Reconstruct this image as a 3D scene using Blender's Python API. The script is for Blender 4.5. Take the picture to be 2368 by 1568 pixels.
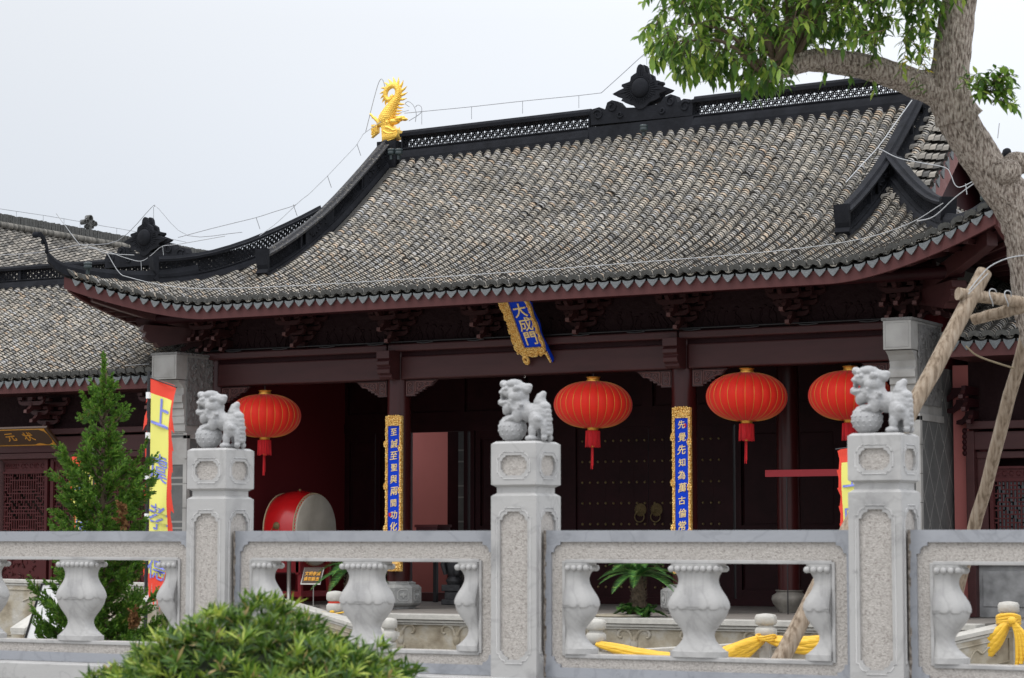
import bpy, math, random
import numpy as np
from mathutils import Vector, Matrix
R = math.radians
random.seed(7)
D = bpy.data
scene = bpy.context.scene
for o in list(D.objects): D.objects.remove(o)
COL = scene.collection

# ------------------------------------------------------------------ camera
# world: X runs along the gate hall (right), Y away from the viewer into it, Z up, metres
F, CX, CY, H = 5400., 1183.5, 784., 1.75      # focal length and centre in survey units (picture 2367 wide)
AL, PT = math.atan(F/9700.), math.atan(459./F)
cam_d = D.cameras.new('camera'); cam = D.objects.new('camera', cam_d); COL.objects.link(cam)
cam.location = (0, 0, H); cam.rotation_euler = (R(90)+PT, 0, AL)
cam_d.sensor_width = 36; cam_d.lens = F/2367*36
cam_d.clip_start = .1; cam_d.clip_end = 3000
cam_d.dof.use_dof = True; cam_d.dof.focus_distance = 33; cam_d.dof.aperture_fstop = 7.5
scene.camera = cam
scene.render.resolution_x = 1024; scene.render.resolution_y = 678
# ------------------------------------------------------------------ world, sun
SUN_EL, SUN_AZ = R(58), R(215)     # azimuth of the sun measured clockwise from +Y
w = D.worlds.new('World'); scene.world = w; w.use_nodes = True
nt = w.node_tree; nt.nodes.clear()
def wn(t, **k):
    n = nt.nodes.new(t)
    for a, b in k.items(): setattr(n, a, b)
    return n
sky = wn('ShaderNodeTexSky', sky_type='NISHITA', sun_disc=False, sun_elevation=SUN_EL, sun_rotation=SUN_AZ)
sky.dust_density = 3; sky.air_density = 1.2
tc = wn('ShaderNodeTexCoord'); sep = wn('ShaderNodeSeparateXYZ'); nt.links.new(tc.outputs['Generated'], sep.inputs[0])
rmp = wn('ShaderNodeValToRGB'); nt.links.new(sep.outputs['Z'], rmp.inputs[0])   # overcast layer: pale at the horizon, brightest overhead
cr = rmp.color_ramp; cr.elements[0].position = 0; cr.elements[0].color = (.78, .84, .93, 1)
cr.elements[1].position = 1; cr.elements[1].color = (2.55, 2.6, 2.7, 1)
for p, c in ((.07, (.78, .835, .925, 1)), (.12, (.82, .87, .95, 1)), (.22, (.93, .965, 1.02, 1)), (.5, (1.7, 1.74, 1.82, 1))):
    e = cr.elements.new(p); e.color = c
nz = wn('ShaderNodeTexNoise'); nz.inputs['Scale'].default_value = 1.3; nz.inputs['Detail'].default_value = 3; nz.inputs['Roughness'].default_value = .4
nt.links.new(tc.outputs['Generated'], nz.inputs['Vector'])
nm = wn('ShaderNodeMapRange'); nm.inputs[1].default_value = .35; nm.inputs[2].default_value = .65
nm.inputs[3].default_value = 8.9; nm.inputs[4].default_value = 10.4
nt.links.new(nz.outputs[0], nm.inputs[0])
hx_ = wn('ShaderNodeMapRange'); hx_.inputs[1].default_value = -.72; hx_.inputs[2].default_value = -.38; hx_.inputs[3].default_value = .91; hx_.inputs[4].default_value = 1.10; nt.links.new(sep.outputs['X'], hx_.inputs[0])
hm = wn('ShaderNodeMath', operation='MULTIPLY'); nt.links.new(nm.outputs[0], hm.inputs[0]); nt.links.new(hx_.outputs[0], hm.inputs[1])
mul = wn('ShaderNodeVectorMath', operation='SCALE'); nt.links.new(rmp.outputs[0], mul.inputs[0]); nt.links.new(hm.outputs[0], mul.inputs['Scale'])
mx = wn('ShaderNodeMix', data_type='RGBA'); mx.inputs['Factor'].default_value = .93
nt.links.new(sky.outputs[0], mx.inputs[6]); nt.links.new(mul.outputs[0], mx.inputs[7])
bg = wn('ShaderNodeBackground'); bg.inputs[1].default_value = .1; nt.links.new(mx.outputs[2], bg.inputs[0])
wo = wn('ShaderNodeOutputWorld'); nt.links.new(bg.outputs[0], wo.inputs[0])
sd = D.lights.new('sun', 'SUN'); sd.energy = 1.0; sd.angle = R(14); sd.color = (1, .96, .9)
sun = D.objects.new('sun', sd); COL.objects.link(sun)
sun.rotation_euler = (Vector((math.sin(SUN_AZ)*math.cos(SUN_EL), math.cos(SUN_AZ)*math.cos(SUN_EL), math.sin(SUN_EL)))).to_track_quat('Z', 'Y').to_euler()
scene.view_settings.view_transform = 'Standard'; scene.view_settings.look = 'None'
scene.view_settings.exposure = 0; scene.view_settings.gamma = 1
scene.render.engine = 'CYCLES'; scene.cycles.max_bounces = 8; scene.cycles.use_denoising = True

# ------------------------------------------------------------------ survey helpers
def ray(x, y):
    a, b = (x-CX)/F, (CY-y)/F; c, s = math.cos(PT), math.sin(PT)
    up = b*c+s; fw = c-b*s; ca, sa = math.cos(AL), math.sin(AL)
    return Vector((a*ca-fw*sa, a*sa+fw*ca, up))
O = Vector((0, 0, H))
def atY(x, y, Y): d = ray(x, y); return O+d*(Y/d.y)
def atX(x, y, X): d = ray(x, y); return O+d*(X/d.x)
def atZ(x, y, Z): d = ray(x, y); return O+d*((Z-H)/d.z)
def atD(x, y, dd): d = ray(x, y); return O+d*dd    # dd: metres along the view

# ------------------------------------------------------------------ materials
def mat(name, base=(.5, .5, .5), rough=.6, metal=0, var=None, scale=8, bump=0, bscale=40, ramp=None, island=False, detail=4,
        spec=.5, sheen=0, transl=0, stretch=None, voro=0, vscale=30, coat=0, rampscale=None):
    m = D.materials.new(name); m.use_nodes = True; t = m.node_tree; b = t.nodes['Principled BSDF']
    b.inputs['Base Color'].default_value = (*base, 1); b.inputs['Roughness'].default_value = rough
    b.inputs['Metallic'].default_value = metal; b.inputs['Specular IOR Level'].default_value = spec
    b.inputs['Sheen Weight'].default_value = sheen; b.inputs['Coat Weight'].default_value = coat
    N = t.nodes.new; L = t.links.new
    co = N('ShaderNodeTexCoord'); vec = co.outputs['Object']
    if stretch:
        mp = N('ShaderNodeMapping'); mp.inputs['Scale'].default_value = stretch; L(vec, mp.inputs[0]); vec = mp.outputs[0]
    col = None
    if ramp:
        r = N('ShaderNodeValToRGB'); r.color_ramp.interpolation = 'LINEAR'
        r.color_ramp.elements[0].position = ramp[0][0]; r.color_ramp.elements[0].color = (*ramp[0][1], 1)
        r.color_ramp.elements[1].position = ramp[-1][0]; r.color_ramp.elements[1].color = (*ramp[-1][1], 1)
        for p, c in ramp[1:-1]:
            e = r.color_ramp.elements.new(p); e.color = (*c, 1)
        if island:
            g = N('ShaderNodeNewGeometry'); L(g.outputs['Random Per Island'], r.inputs[0])
        else:
            n = N('ShaderNodeTexNoise'); n.inputs['Scale'].default_value = rampscale or scale; n.inputs['Detail'].default_value = detail; L(vec, n.inputs['Vector']); L(n.outputs[0], r.inputs[0])
        col = r.outputs[0]
    if var:
        n = N('ShaderNodeTexNoise'); n.inputs['Scale'].default_value = scale; n.inputs['Detail'].default_value = 6; n.inputs['Roughness'].default_value = .65
        L(vec, n.inputs['Vector'])
        mr = N('ShaderNodeMapRange'); mr.inputs[1].default_value = .3; mr.inputs[2].default_value = .7
        mr.inputs[3].default_value = 1-var; mr.inputs[4].default_value = 1+var; L(n.outputs[0], mr.inputs[0])
        s = N('ShaderNodeVectorMath'); s.operation = 'SCALE'
        if col: L(col, s.inputs[0])
        else: s.inputs[0].default_value = base
        L(mr.outputs[0], s.inputs['Scale']); col = s.outputs[0]
    if col: L(col, b.inputs['Base Color'])
    if bump or voro:
        bn = N('ShaderNodeBump'); bn.inputs['Strength'].default_value = 1; bn.inputs['Distance'].default_value = bump or voro
        if voro:
            v = N('ShaderNodeTexVoronoi'); v.inputs['Scale'].default_value = vscale; L(vec, v.inputs['Vector']); L(v.outputs['Distance'], bn.inputs['Height'])
        else:
            n2 = N('ShaderNodeTexNoise'); n2.inputs['Scale'].default_value = bscale; n2.inputs['Detail'].default_value = 5; L(vec, n2.inputs['Vector']); L(n2.outputs[0], bn.inputs['Height'])
        L(bn.outputs[0], b.inputs['Normal'])
    if transl:
        tr = N('ShaderNodeBsdfTranslucent'); ms = N('ShaderNodeMixShader'); ms.inputs[0].default_value = transl
        if col: L(col, tr.inputs[0])
        else: tr.inputs[0].default_value = (*base, 1)
        L(b.outputs[0], ms.inputs[1]); L(tr.outputs[0], ms.inputs[2])
        L(ms.outputs[0], t.nodes['Material Output'].inputs[0])
    return m
TILE = mat('roof_tile', rough=.9, island=True, var=.27, scale=1.3, ramp=[(0, (.16, .157, .155)), (.10, (.25, .242, .225)), (.4, (.335, .307, .262)), (.62, (.39, .353, .295)),
     (.8, (.345, .345, .345)), (.9, (.44, .375, .30)), (.96, (.42, .32, .23)), (1, (.48, .44, .375))], spec=.25)
DIMT = mat('dimmed_roof_tile', rough=.9, island=True, var=.25, scale=1.5, ramp=[(0, (.09, .088, .085)), (.3, (.19, .178, .16)), (.7, (.26, .24, .21)), (1, (.34, .31, .27))], spec=.2)  # roof tile colours darkened to offset sky light on flatter slopes
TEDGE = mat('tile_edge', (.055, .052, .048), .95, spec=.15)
PAN = mat('pan_tile', rough=.95, island=True, ramp=[(0, (.06, .06, .055)), (.6, (.16, .155, .14)), (1, (.30, .28, .24))], spec=.2)
BED = mat('tile_bed', (.06, .057, .052), .95)
DRIP = mat('drip_tile', (.125, .135, .14), .9, var=.25, scale=25, bump=.01, bscale=60)
EDGE = mat('edge_tile', (.085, .085, .08), .85, var=.3, scale=20, bump=.004, bscale=70)
BLACK = mat('ridge_plaster', (.0135, .0145, .018), .8, spec=.12, var=.35, scale=4, bump=.006, bscale=22)
WEATH = mat('weathered_cap', rough=.85, ramp=[(.0, (.022, .024, .028)), (.57, (.03, .03, .033)), (.66, (.13, .12, .10)), (1, (.2, .18, .15))], scale=26, detail=7, bump=.004)
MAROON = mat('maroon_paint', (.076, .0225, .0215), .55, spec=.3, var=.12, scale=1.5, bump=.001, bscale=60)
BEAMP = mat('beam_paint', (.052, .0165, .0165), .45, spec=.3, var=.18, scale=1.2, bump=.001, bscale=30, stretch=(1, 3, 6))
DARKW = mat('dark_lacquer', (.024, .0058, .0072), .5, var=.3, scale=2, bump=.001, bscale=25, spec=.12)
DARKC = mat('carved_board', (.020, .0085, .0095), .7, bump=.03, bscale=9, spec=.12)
COLP = mat('column_paint', (.045, .0085, .0085), .32, spec=.35, var=.15, scale=2)
INNER = mat('inner_red_wall', (.125, .015, .018), .85, spec=.1, var=.08, scale=1)
PINK = mat('red_wash_wall', (.40, .135, .125), .9, spec=.2, var=.06, scale=.8)
BARGE = mat('bargeboard_paint', (.17, .065, .06), .7, bump=.02, bscale=6)
LATT = mat('lattice_paint', (.062, .011, .012), .5, var=.1, spec=.25)
def marble(name, base, dark, tan=None, bump=.0015, bs=60):
    m = mat(name, base, .6, ramp=[(.3, dark), (.46, base), (.6, base), (.78, tuple(min(1, c*1.15) for c in base))], scale=4.5, detail=9, bump=bump, bscale=bs, spec=.35)
    t = m.node_tree; b = t.nodes['Principled BSDF']; N = t.nodes.new; L = t.links.new
    src = b.inputs['Base Color'].links[0].from_socket
    n = N('ShaderNodeTexNoise'); n.inputs['Scale'].default_value = 2.3; n.inputs['Detail'].default_value = 7; n.inputs['Distortion'].default_value = 1.6
    co = N('ShaderNodeTexCoord'); L(co.outputs['Object'], n.inputs['Vector'])
    a = N('ShaderNodeMath'); a.operation = 'SUBTRACT'; a.inputs[1].default_value = .5; L(n.outputs[0], a.inputs[0])
    ab = N('ShaderNodeMath'); ab.operation = 'ABSOLUTE'; L(a.outputs[0], ab.inputs[0])
    mr = N('ShaderNodeMapRange'); mr.inputs[1].default_value = 0; mr.inputs[2].default_value = .03; mr.inputs[3].default_value = .86; mr.inputs[4].default_value = 1; L(ab.outputs[0], mr.inputs[0])
    g = N('ShaderNodeTexNoise'); g.inputs['Scale'].default_value = 7; g.inputs['Detail'].default_value = 10; g.inputs['Roughness'].default_value = .75; L(co.outputs['Object'], g.inputs['Vector'])
    gm = N('ShaderNodeMapRange'); gm.inputs[1].default_value = .62; gm.inputs[2].default_value = .72; gm.inputs[3].default_value = 1; gm.inputs[4].default_value = .62; L(g.outputs[0], gm.inputs[0])
    mm = N('ShaderNodeMath'); mm.operation = 'MULTIPLY'; L(mr.outputs[0], mm.inputs[0]); L(gm.outputs[0], mm.inputs[1])
    s = N('ShaderNodeVectorMath'); s.operation = 'SCALE'; L(src, s.inputs[0]); L(mm.outputs[0], s.inputs['Scale']); L(s.outputs[0], b.inputs['Base Color'])
    return m
MARB = marble('grey_marble', (.39, .384, .376), (.30, .296, .293))
MARB2 = marble('blue_grey_marble', (.285, .295, .318), (.215, .225, .245))
LIONM = marble('statue_marble', (.36, .36, .362), (.25, .25, .255), bump=.003, bs=90)
ROUGH = mat('pitted_stone', rough=.95, ramp=[(.28, (.30, .27, .245)), (.44, (.43, .40, .37)), (.72, (.48, .45, .42))], scale=85, detail=7, bump=.010, bscale=150, var=.10)
MORT = mat('grimy_mortar', rough=.95, ramp=[(.35, (.09, .07, .055)), (.5, (.24, .205, .175)), (.7, (.36, .33, .30))], scale=40, bump=.006, bscale=80)
TERR = mat('terrace_stone', rough=.9, ramp=[(.3, (.20, .165, .115)), (.5, (.33, .29, .22)), (.7, (.42, .40, .36))], scale=4, bump=.02, bscale=9)
COPING = mat('coping_stone', (.43, .415, .38), .85, var=.15, scale=10, bump=.003)
PIER = mat('pier_stone', (.31, .30, .285), .85, ramp=[(.3, (.22, .21, .195)), (.55, (.32, .31, .295)), (.75, (.38, .37, .35))], scale=3, bump=.002, bscale=40)
PIERC = mat('carved_pier', (.17, .165, .16), .9, bump=.06, bscale=11, var=.15)
FLOOR = mat('floor_stone', (.22, .20, .18), .7, var=.15, scale=3)
GOLD = mat('gold_leaf', (.90, .58, .10), .38, metal=.45, voro=.004, vscale=34)
GOLDF = mat('gold_carving', rough=.4, metal=.25, bump=.02, bscale=40, ramp=[(.36, (.50, .20, .02)), (.48, (.92, .54, .12)), (.62, (1, .76, .32))], scale=55)
GOLDP = mat('gold_letter', (.92, .68, .30), .42, metal=.25)
BRASS = mat('brass', (.26, .19, .09), .45, metal=.7, voro=.01, vscale=60)
STUD = mat('stud_brass', (.28, .21, .10), .45, metal=.7)
BLUE = mat('blue_lacquer', (.002, .045, .55), .55, spec=.15)
INK = mat('banner_ink', (.20, .23, .60), .8)
YEL = mat('banner_yellow', (.82, .78, .20), .8, transl=.25)
REDB = mat('banner_red', (.80, .07, .04), .8, transl=.25)
SILK = mat('lantern_silk', (.92, .028, .012), .6, sheen=.15, transl=.25, spec=.3, var=.04, scale=3)
TASS = mat('tassel_red', (.55, .006, .012), .7, stretch=(60, 60, 2), var=.5, scale=2)
GOLDT = mat('lantern_gold', (.72, .36, .06), .35, metal=.6)
BARK = mat('camphor_bark', rough=.95, ramp=[(.35, (.12, .092, .07)), (.45, (.31, .25, .205)), (.60, (.56, .485, .415))], scale=26, detail=10, stretch=(3, 3, .8), bump=.05, bscale=34)
POLE = mat('weathered_pole', rough=.85, ramp=[(.34, (.15, .108, .072)), (.48, (.27, .205, .145)), (.66, (.37, .30, .23))], scale=8, stretch=(6, 6, .9), detail=7, bump=.006, bscale=20)
def leafm(n, ramp, tr=.3, rough=.45): return mat(n, rough=rough, island=True, ramp=ramp, transl=tr, spec=.4)
LEAF = leafm('camphor_leaf', [(0, (.03, .08, .012)), (.4, (.085, .18, .022)), (.75, (.19, .32, .045)), (1, (.36, .46, .08))], tr=.42)
LEAFY = leafm('young_leaf', [(0, (.4, .35, .02)), (1, (.6, .5, .03))])
SHRUB2 = leafm('shrub_new_leaf', [(0, (.16, .27, .03)), (.6, (.28, .38, .05)), (1, (.45, .50, .10))], rough=.4)
SHRUB = leafm('shrub_leaf', [(0, (.02, .06, .008)), (.4, (.055, .125, .014)), (.8, (.12, .21, .025)), (.93, (.22, .30, .05)), (.95, (.42, .28, .13)), (1, (.07, .15, .02))], rough=.4)
JUNI = leafm('juniper_needle', [(0, (.04, .10, .012)), (.6, (.11, .24, .03)), (.93, (.22, .38, .05)), (.96, (.22, .14, .05)), (1, (.12, .22, .06))])
CYC = leafm('cycad_leaf', [(0, (.02, .075, .02)), (.8, (.07, .19, .04)), (1, (.2, .34, .06))], tr=.15)
TWIG = mat('twig', (.10, .07, .045), .9)
CLOTH = mat('yellow_satin', (.86, .52, .03), .45, sheen=.3, transl=.2, bump=.012, bscale=7, stretch=(1, 1, 5))
STEEL = mat('steel', (.45, .43, .40), .35, metal=.9)
WIRE = mat('galvanised_wire', (.33, .34, .36), .5, metal=.3)
WIREP = mat('pale_wire', (.36, .37, .38), .5)
DRUMR = mat('drum_red', (.55, .01, .012), .3, coat=.3, var=.08)
HIDE = mat('drum_hide', (.40, .38, .33), .7, ramp=[(.3, (.38, .34, .27)), (.7, (.58, .53, .45))], scale=3, detail=7)
REDW = mat('red_wood', (.22, .008, .012), .45)
SIGNB = mat('sign_brown', (.045, .02, .01), .4)
BLKP = mat('black_paint', (.012, .012, .014), .45)
WHITE = mat('white_paint', (.8, .8, .8), .5)
GREEN = mat('green_ink', (.0, .32, .12), .6)
DARKS = mat('dark_stone', (.03, .03, .032), .5, var=.4, scale=12, bump=.01, bscale=20)
CLAY = mat('grey_clay', (.2, .185, .16), .6, var=.3, scale=8)
BELTB = mat('belt_blue', (.0, .06, .32), .6); BELTR = mat('belt_red', (.5, .03, .03), .6)
LAMPG = mat('lamp_green', (.02, .032, .034), .4)
# diamond tile facing and paving: tiles with pale joints
def jointed(name, base, joint, sx, sy, w, axes, rough=.85, rot=0):
    m = mat(name, base, rough, var=.22, scale=5, bump=.002); t = m.node_tree; b = t.nodes['Principled BSDF']; N = t.nodes.new; L = t.links.new
    src = b.inputs['Base Color'].links[0].from_socket
    co = N('ShaderNodeTexCoord'); se = N('ShaderNodeSeparateXYZ'); L(co.outputs['Object'], se.inputs[0])
    def ln(*terms):
        acc = None
        for ax, k in terms:
            q = N('ShaderNodeMath'); q.operation = 'MULTIPLY'; q.inputs[1].default_value = k; L(se.outputs[ax], q.inputs[0])
            if acc is None: acc = q.outputs[0]
            else:
                s = N('ShaderNodeMath'); s.operation = 'ADD'; L(acc, s.inputs[0]); L(q.outputs[0], s.inputs[1]); acc = s.outputs[0]
        p = N('ShaderNodeMath'); p.operation = 'PINGPONG'; p.inputs[1].default_value = .5; L(acc, p.inputs[0])
        c = N('ShaderNodeMath'); c.operation = 'LESS_THAN'; c.inputs[1].default_value = w; L(p.outputs[0], c.inputs[0]); return c.outputs[0]
    if rot: a1, a2 = ln((axes[0], sx), (axes[1], sy)), ln((axes[0], sx), (axes[1], -sy))
    else: a1, a2 = ln((axes[0], sx)), ln((axes[1], sy))
    mxx = N('ShaderNodeMath'); mxx.operation = 'MAXIMUM'; L(a1, mxx.inputs[0]); L(a2, mxx.inputs[1])
    mi = N('ShaderNodeMix'); mi.data_type = 'RGBA'; L(mxx.outputs[0], mi.inputs[0]); L(src, mi.inputs[6]); mi.inputs[7].default_value = (*joint, 1)
    L(mi.outputs[2], b.inputs['Base Color']); return m
DIAM = jointed('diamond_tiles', (.10, .10, .098), (.24, .235, .22), 2.6, 1.55, .022, ('Y', 'Z'), rot=1)
BRICK = jointed('grey_brick', (.13, .125, .12), (.24, .23, .22), 2.5, 3.1, .03, ('X', 'Z'))
PAVE = jointed('paving', (.27, .26, .24), (.3, .28, .26), 1.6, 1.6, .012, ('X', 'Y'))
GSTONE = mat('grey_granite', (.25, .25, .25), .7, ramp=[(.3, (.16, .16, .16)), (.7, (.33, .33, .33))], scale=6, detail=9)

# ------------------------------------------------------------------ mesh builder
class MB:
    def __init__(s): s.v = []; s.f = []; s.m = []; s.sm = []
    def add(s, vs, fs, mi=0, sm=False):
        b = len(s.v); s.v.extend([tuple(p) for p in vs]); s.f.extend([tuple(i+b for i in f) for f in fs])
        s.m.extend([mi]*len(fs)); s.sm.extend([sm]*len(fs)); return s
    def box(s, x0, x1, y0, y1, z0, z1, mi=0):
        return s.add([(x, y, z) for x in (x0, x1) for y in (y0, y1) for z in (z0, z1)],
                     [(0, 1, 3, 2), (4, 6, 7, 5), (0, 4, 5, 1), (2, 3, 7, 6), (0, 2, 6, 4), (1, 5, 7, 3)], mi)
    def prism(s, poly, fn, w0, w1, mi=0, sm=False):
        n = len(poly); vs = [fn(u, v, w0) for u, v in poly]+[fn(u, v, w1) for u, v in poly]
        s.add(vs, [tuple(range(n-1, -1, -1)), tuple(range(n, 2*n))], mi)
        return s.add(vs, [(i, (i+1) % n, n+(i+1) % n, n+i) for i in range(n)], mi, sm)
    def lathe(s, prof, n=24, c=(0, 0, 0), mi=0, sm=True, sx=1, sy=1):
        vs = []; fs = []
        for r, z in prof:
            for k in range(n):
                a = 2*math.pi*k/n; vs.append((c[0]+r*math.cos(a)*sx, c[1]+r*math.sin(a)*sy, c[2]+z))
        for i in range(len(prof)-1):
            for k in range(n): fs.append((i*n+k, i*n+(k+1) % n, (i+1)*n+(k+1) % n, (i+1)*n+k))
        s.add(vs, fs, mi, sm); m = len(prof)-1
        s.add([vs[k] for k in range(n)], [tuple(range(n-1, -1, -1))], mi); s.add([vs[m*n+k] for k in range(n)], [tuple(range(n))], mi)
        return s
    def tube(s, pts, rad, n=8, mi=0, sm=True, cap=True, noise=0):
        pts = [Vector(p) for p in pts]
        if not hasattr(rad, '__len__'): rad = [rad]*len(pts)
        ref = None; vs = []; fs = []
        for i, p in enumerate(pts):
            t = (pts[min(i+1, len(pts)-1)]-pts[max(i-1, 0)]).normalized()
            if ref is None: ref = t.orthogonal().normalized()
            ref = (ref-t*ref.dot(t)).normalized(); b = t.cross(ref)
            for k in range(n):
                a = 2*math.pi*k/n; r = rad[i]*(1+noise*(random.random()-.5))
                vs.append(p+(ref*math.cos(a)+b*math.sin(a))*r)
        for i in range(len(pts)-1):
            for k in range(n): fs.append((i*n+k, i*n+(k+1) % n, (i+1)*n+(k+1) % n, (i+1)*n+k))
        s.add(vs, fs, mi, sm)
        if cap:
            m = len(pts)-1; s.add([vs[k] for k in range(n)], [tuple(range(n-1, -1, -1))], mi); s.add([vs[m*n+k] for k in range(n)], [tuple(range(n))], mi)
        return s
    def ell(s, c, r, n=12, mi=0, rot=None):
        vs = []; fs = []; m = n//2+1
        for i in range(m+1):
            th = math.pi*i/m
            for k in range(n):
                a = 2*math.pi*k/n; p = Vector((r[0]*math.sin(th)*math.cos(a), r[1]*math.sin(th)*math.sin(a), r[2]*math.cos(th)))
                if rot: p = rot@p
                vs.append(p+Vector(c))
        for i in range(m):
            for k in range(n): fs.append((i*n+k, (i+1)*n+k, (i+1)*n+(k+1) % n, i*n+(k+1) % n))
        return s.add(vs, fs, mi, True)
    def sweep(s, pts, sec, mi=0, sm=False, lat=None, up=None):
        """sec: polygon of (lateral, up); swept upright along pts"""
        pts = [Vector(p) for p in pts]; n = len(sec); vs = []; fs = []
        for i, p in enumerate(pts):
            t = (pts[min(i+1, len(pts)-1)]-pts[max(i-1, 0)])
            l = Vector(lat) if lat else Vector((t.y, -t.x, 0)).normalized()
            u = Vector(up) if up else Vector((0, 0, 1))
            for a, b in sec: vs.append(p+l*a+u*b)
        for i in range(len(pts)-1):
            for k in range(n): fs.append((i*n+k, (i+1)*n+k, (i+1)*n+(k+1) % n, i*n+(k+1) % n))
        s.add(vs, fs, mi, sm); m = len(pts)-1
        return s.add(vs, [tuple(range(n)), tuple(m*n+k for k in range(n-1, -1, -1))], mi)
    def build(s, name, mats, parent=None, bevel=0, seg=2, loc=None):
        me = D.meshes.new(name); me.from_pydata(s.v, [], s.f)
        if not isinstance(mats, (list, tuple)): mats = [mats]
        for m in mats: me.materials.append(m)
        if len(mats) > 1: me.polygons.foreach_set('material_index', s.m)
        me.polygons.foreach_set('use_smooth', s.sm); me.update()
        o = D.objects.new(name, me); COL.objects.link(o)
        if loc is not None: o.location = loc
        if parent: o.parent = parent
        if bevel:
            b = o.modifiers.new('bevel', 'BEVEL'); b.width = bevel; b.segments = seg; b.limit_method = 'ANGLE'; b.angle_limit = R(40)
        return o
def tag(o, label=None, cat=None, group=None, kind=None):
    if label: o['label'] = label
    if cat: o['category'] = cat
    if group: o['group'] = group
    if kind: o['kind'] = kind
    return o
def thing(name, label, cat, loc=(0, 0, 0), rz=0, group=None):
    o = D.objects.new(name, None); COL.objects.link(o); o.location = loc; o.rotation_euler = (0, 0, rz); o.empty_display_size = .1
    return tag(o, label, cat, group)
def dup(o, parent=None, loc=None, label=None, rz=None):
    c = o.copy(); COL.objects.link(c); c.parent = parent
    if loc is not None: c.location = loc
    if rz is not None: c.rotation_euler = (0, 0, rz)
    if label: c['label'] = label
    for ch in o.children: dup(ch, c)
    return c
def XZ(y0=0): return lambda u, v, w: (u, y0+w, v)
def YZ(x0=0): return lambda u, v, w: (x0+w, u, v)
def XY(z0=0): return lambda u, v, w: (u, v, z0+w)
def lerp(a, b, t): return a+(b-a)*t
def interp(x, xs, ys): return float(np.interp(x, xs, ys))
def catmull(pts, n):
    P = [Vector(p) for p in pts]; out = []
    Q = [P[0]*2-P[1]]+P+[P[-1]*2-P[-2]]
    for i in range(1, len(Q)-2):
        for k in range(n):
            t = k/n; a, b, c, d = Q[i-1], Q[i], Q[i+1], Q[i+2]
            out.append(.5*((2*b)+(c-a)*t+(2*a-5*b+4*c-d)*t*t+(3*b-a-3*c+d)*t**3))
    out.append(P[-1]); return out
def text(s, size, mt, parent, name='lettering', ext=.004, off=.0, align='CENTER'):
    """letters lie in the local XZ plane facing -Y"""
    cu = D.curves.new(name, 'FONT'); cu.body = s; cu.size = size; cu.extrude = ext; cu.offset = off; cu.align_x = 'CENTER'; cu.align_y = 'CENTER'; cu.resolution_u = 3
    t = D.objects.new('tmp', cu); COL.objects.link(t); bpy.context.view_layer.update()
    me = D.meshes.new_from_object(t.evaluated_get(bpy.context.evaluated_depsgraph_get())); D.objects.remove(t)
    me.transform(Matrix.Rotation(R(90), 4, 'X'))
    me.materials.clear(); me.materials.append(mt)
    o = D.objects.new(name, me); COL.objects.link(o); o.parent = parent; return o
def join_texts(parts, name, mt, parent):
    """parts: list of (char, size, (x,z), shear, scale) -> one mesh"""
    mb = MB()
    for ch, size, (x, z), sh, sc in parts:
        o = text(ch, size, mt, None, ext=.006, off=size*.008)
        me = o.data; vs = [v.co.copy() for v in me.vertices]
        cx = sum((v.x for v in vs))/max(1, len(vs)); 
        out = [(x+v.x*sc[0]+v.z*sh, v.y, z+v.z*sc[1]+v.x*.10) for v in vs]
        mb.add(out, [tuple(p.vertices) for p in me.polygons]); D.objects.remove(o)
    return mb.build(name, mt, parent)

# ================================================================== SETTING
PZ = .745                              # terrace level
mb = MB(); mb.box(-400, 400, -300, 500, -.3, 0); g = mb.build('ground', PAVE); tag(g, kind='structure')

# ================================================================== ROOFS
C = -15.4                              # centre line of the gate hall
PY = [26.3, 27.0, 28.0, 28.4, 28.8, 29.5, 30.2, 30.94, 31.57, 32.1]
PZs = [4.86, 5.11, 5.41, 5.56, 5.73, 6.10, 6.53, 7.08, 7.58, 8.02]
def smooth_prof(y): return sum(interp(y+d, PY, PZs) for d in (-.35, -.18, 0, .18, .35))/5 if y < 31.7 else interp(y, PY, PZs)
def lift(dx): return .64*max(0, (abs(dx)-4.8)/2.15)**1.55
def eaveY(X):
    d = abs(X-C-.1); return 27-.4*max(0, (d-4.9)/2.1)**1.5
def hip_X(Y):                          # half width of the front slope at depth Y (hip line)
    if Y > 30.05: return 99
    return lerp(7.02, 4.6, (Y-26.6)/3.45)
def zroof(X, Y):
    dx = X-C-.1; z = smooth_prof(Y if Y <= 32 else 64-Y)
    k = max(0, 1-(Y-eaveY(X))/2.6)
    z += (lift(dx)-.02)*k**1.5
    return z+.016*(X-C)*max(0, min(1, (z-5)/3))

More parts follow.
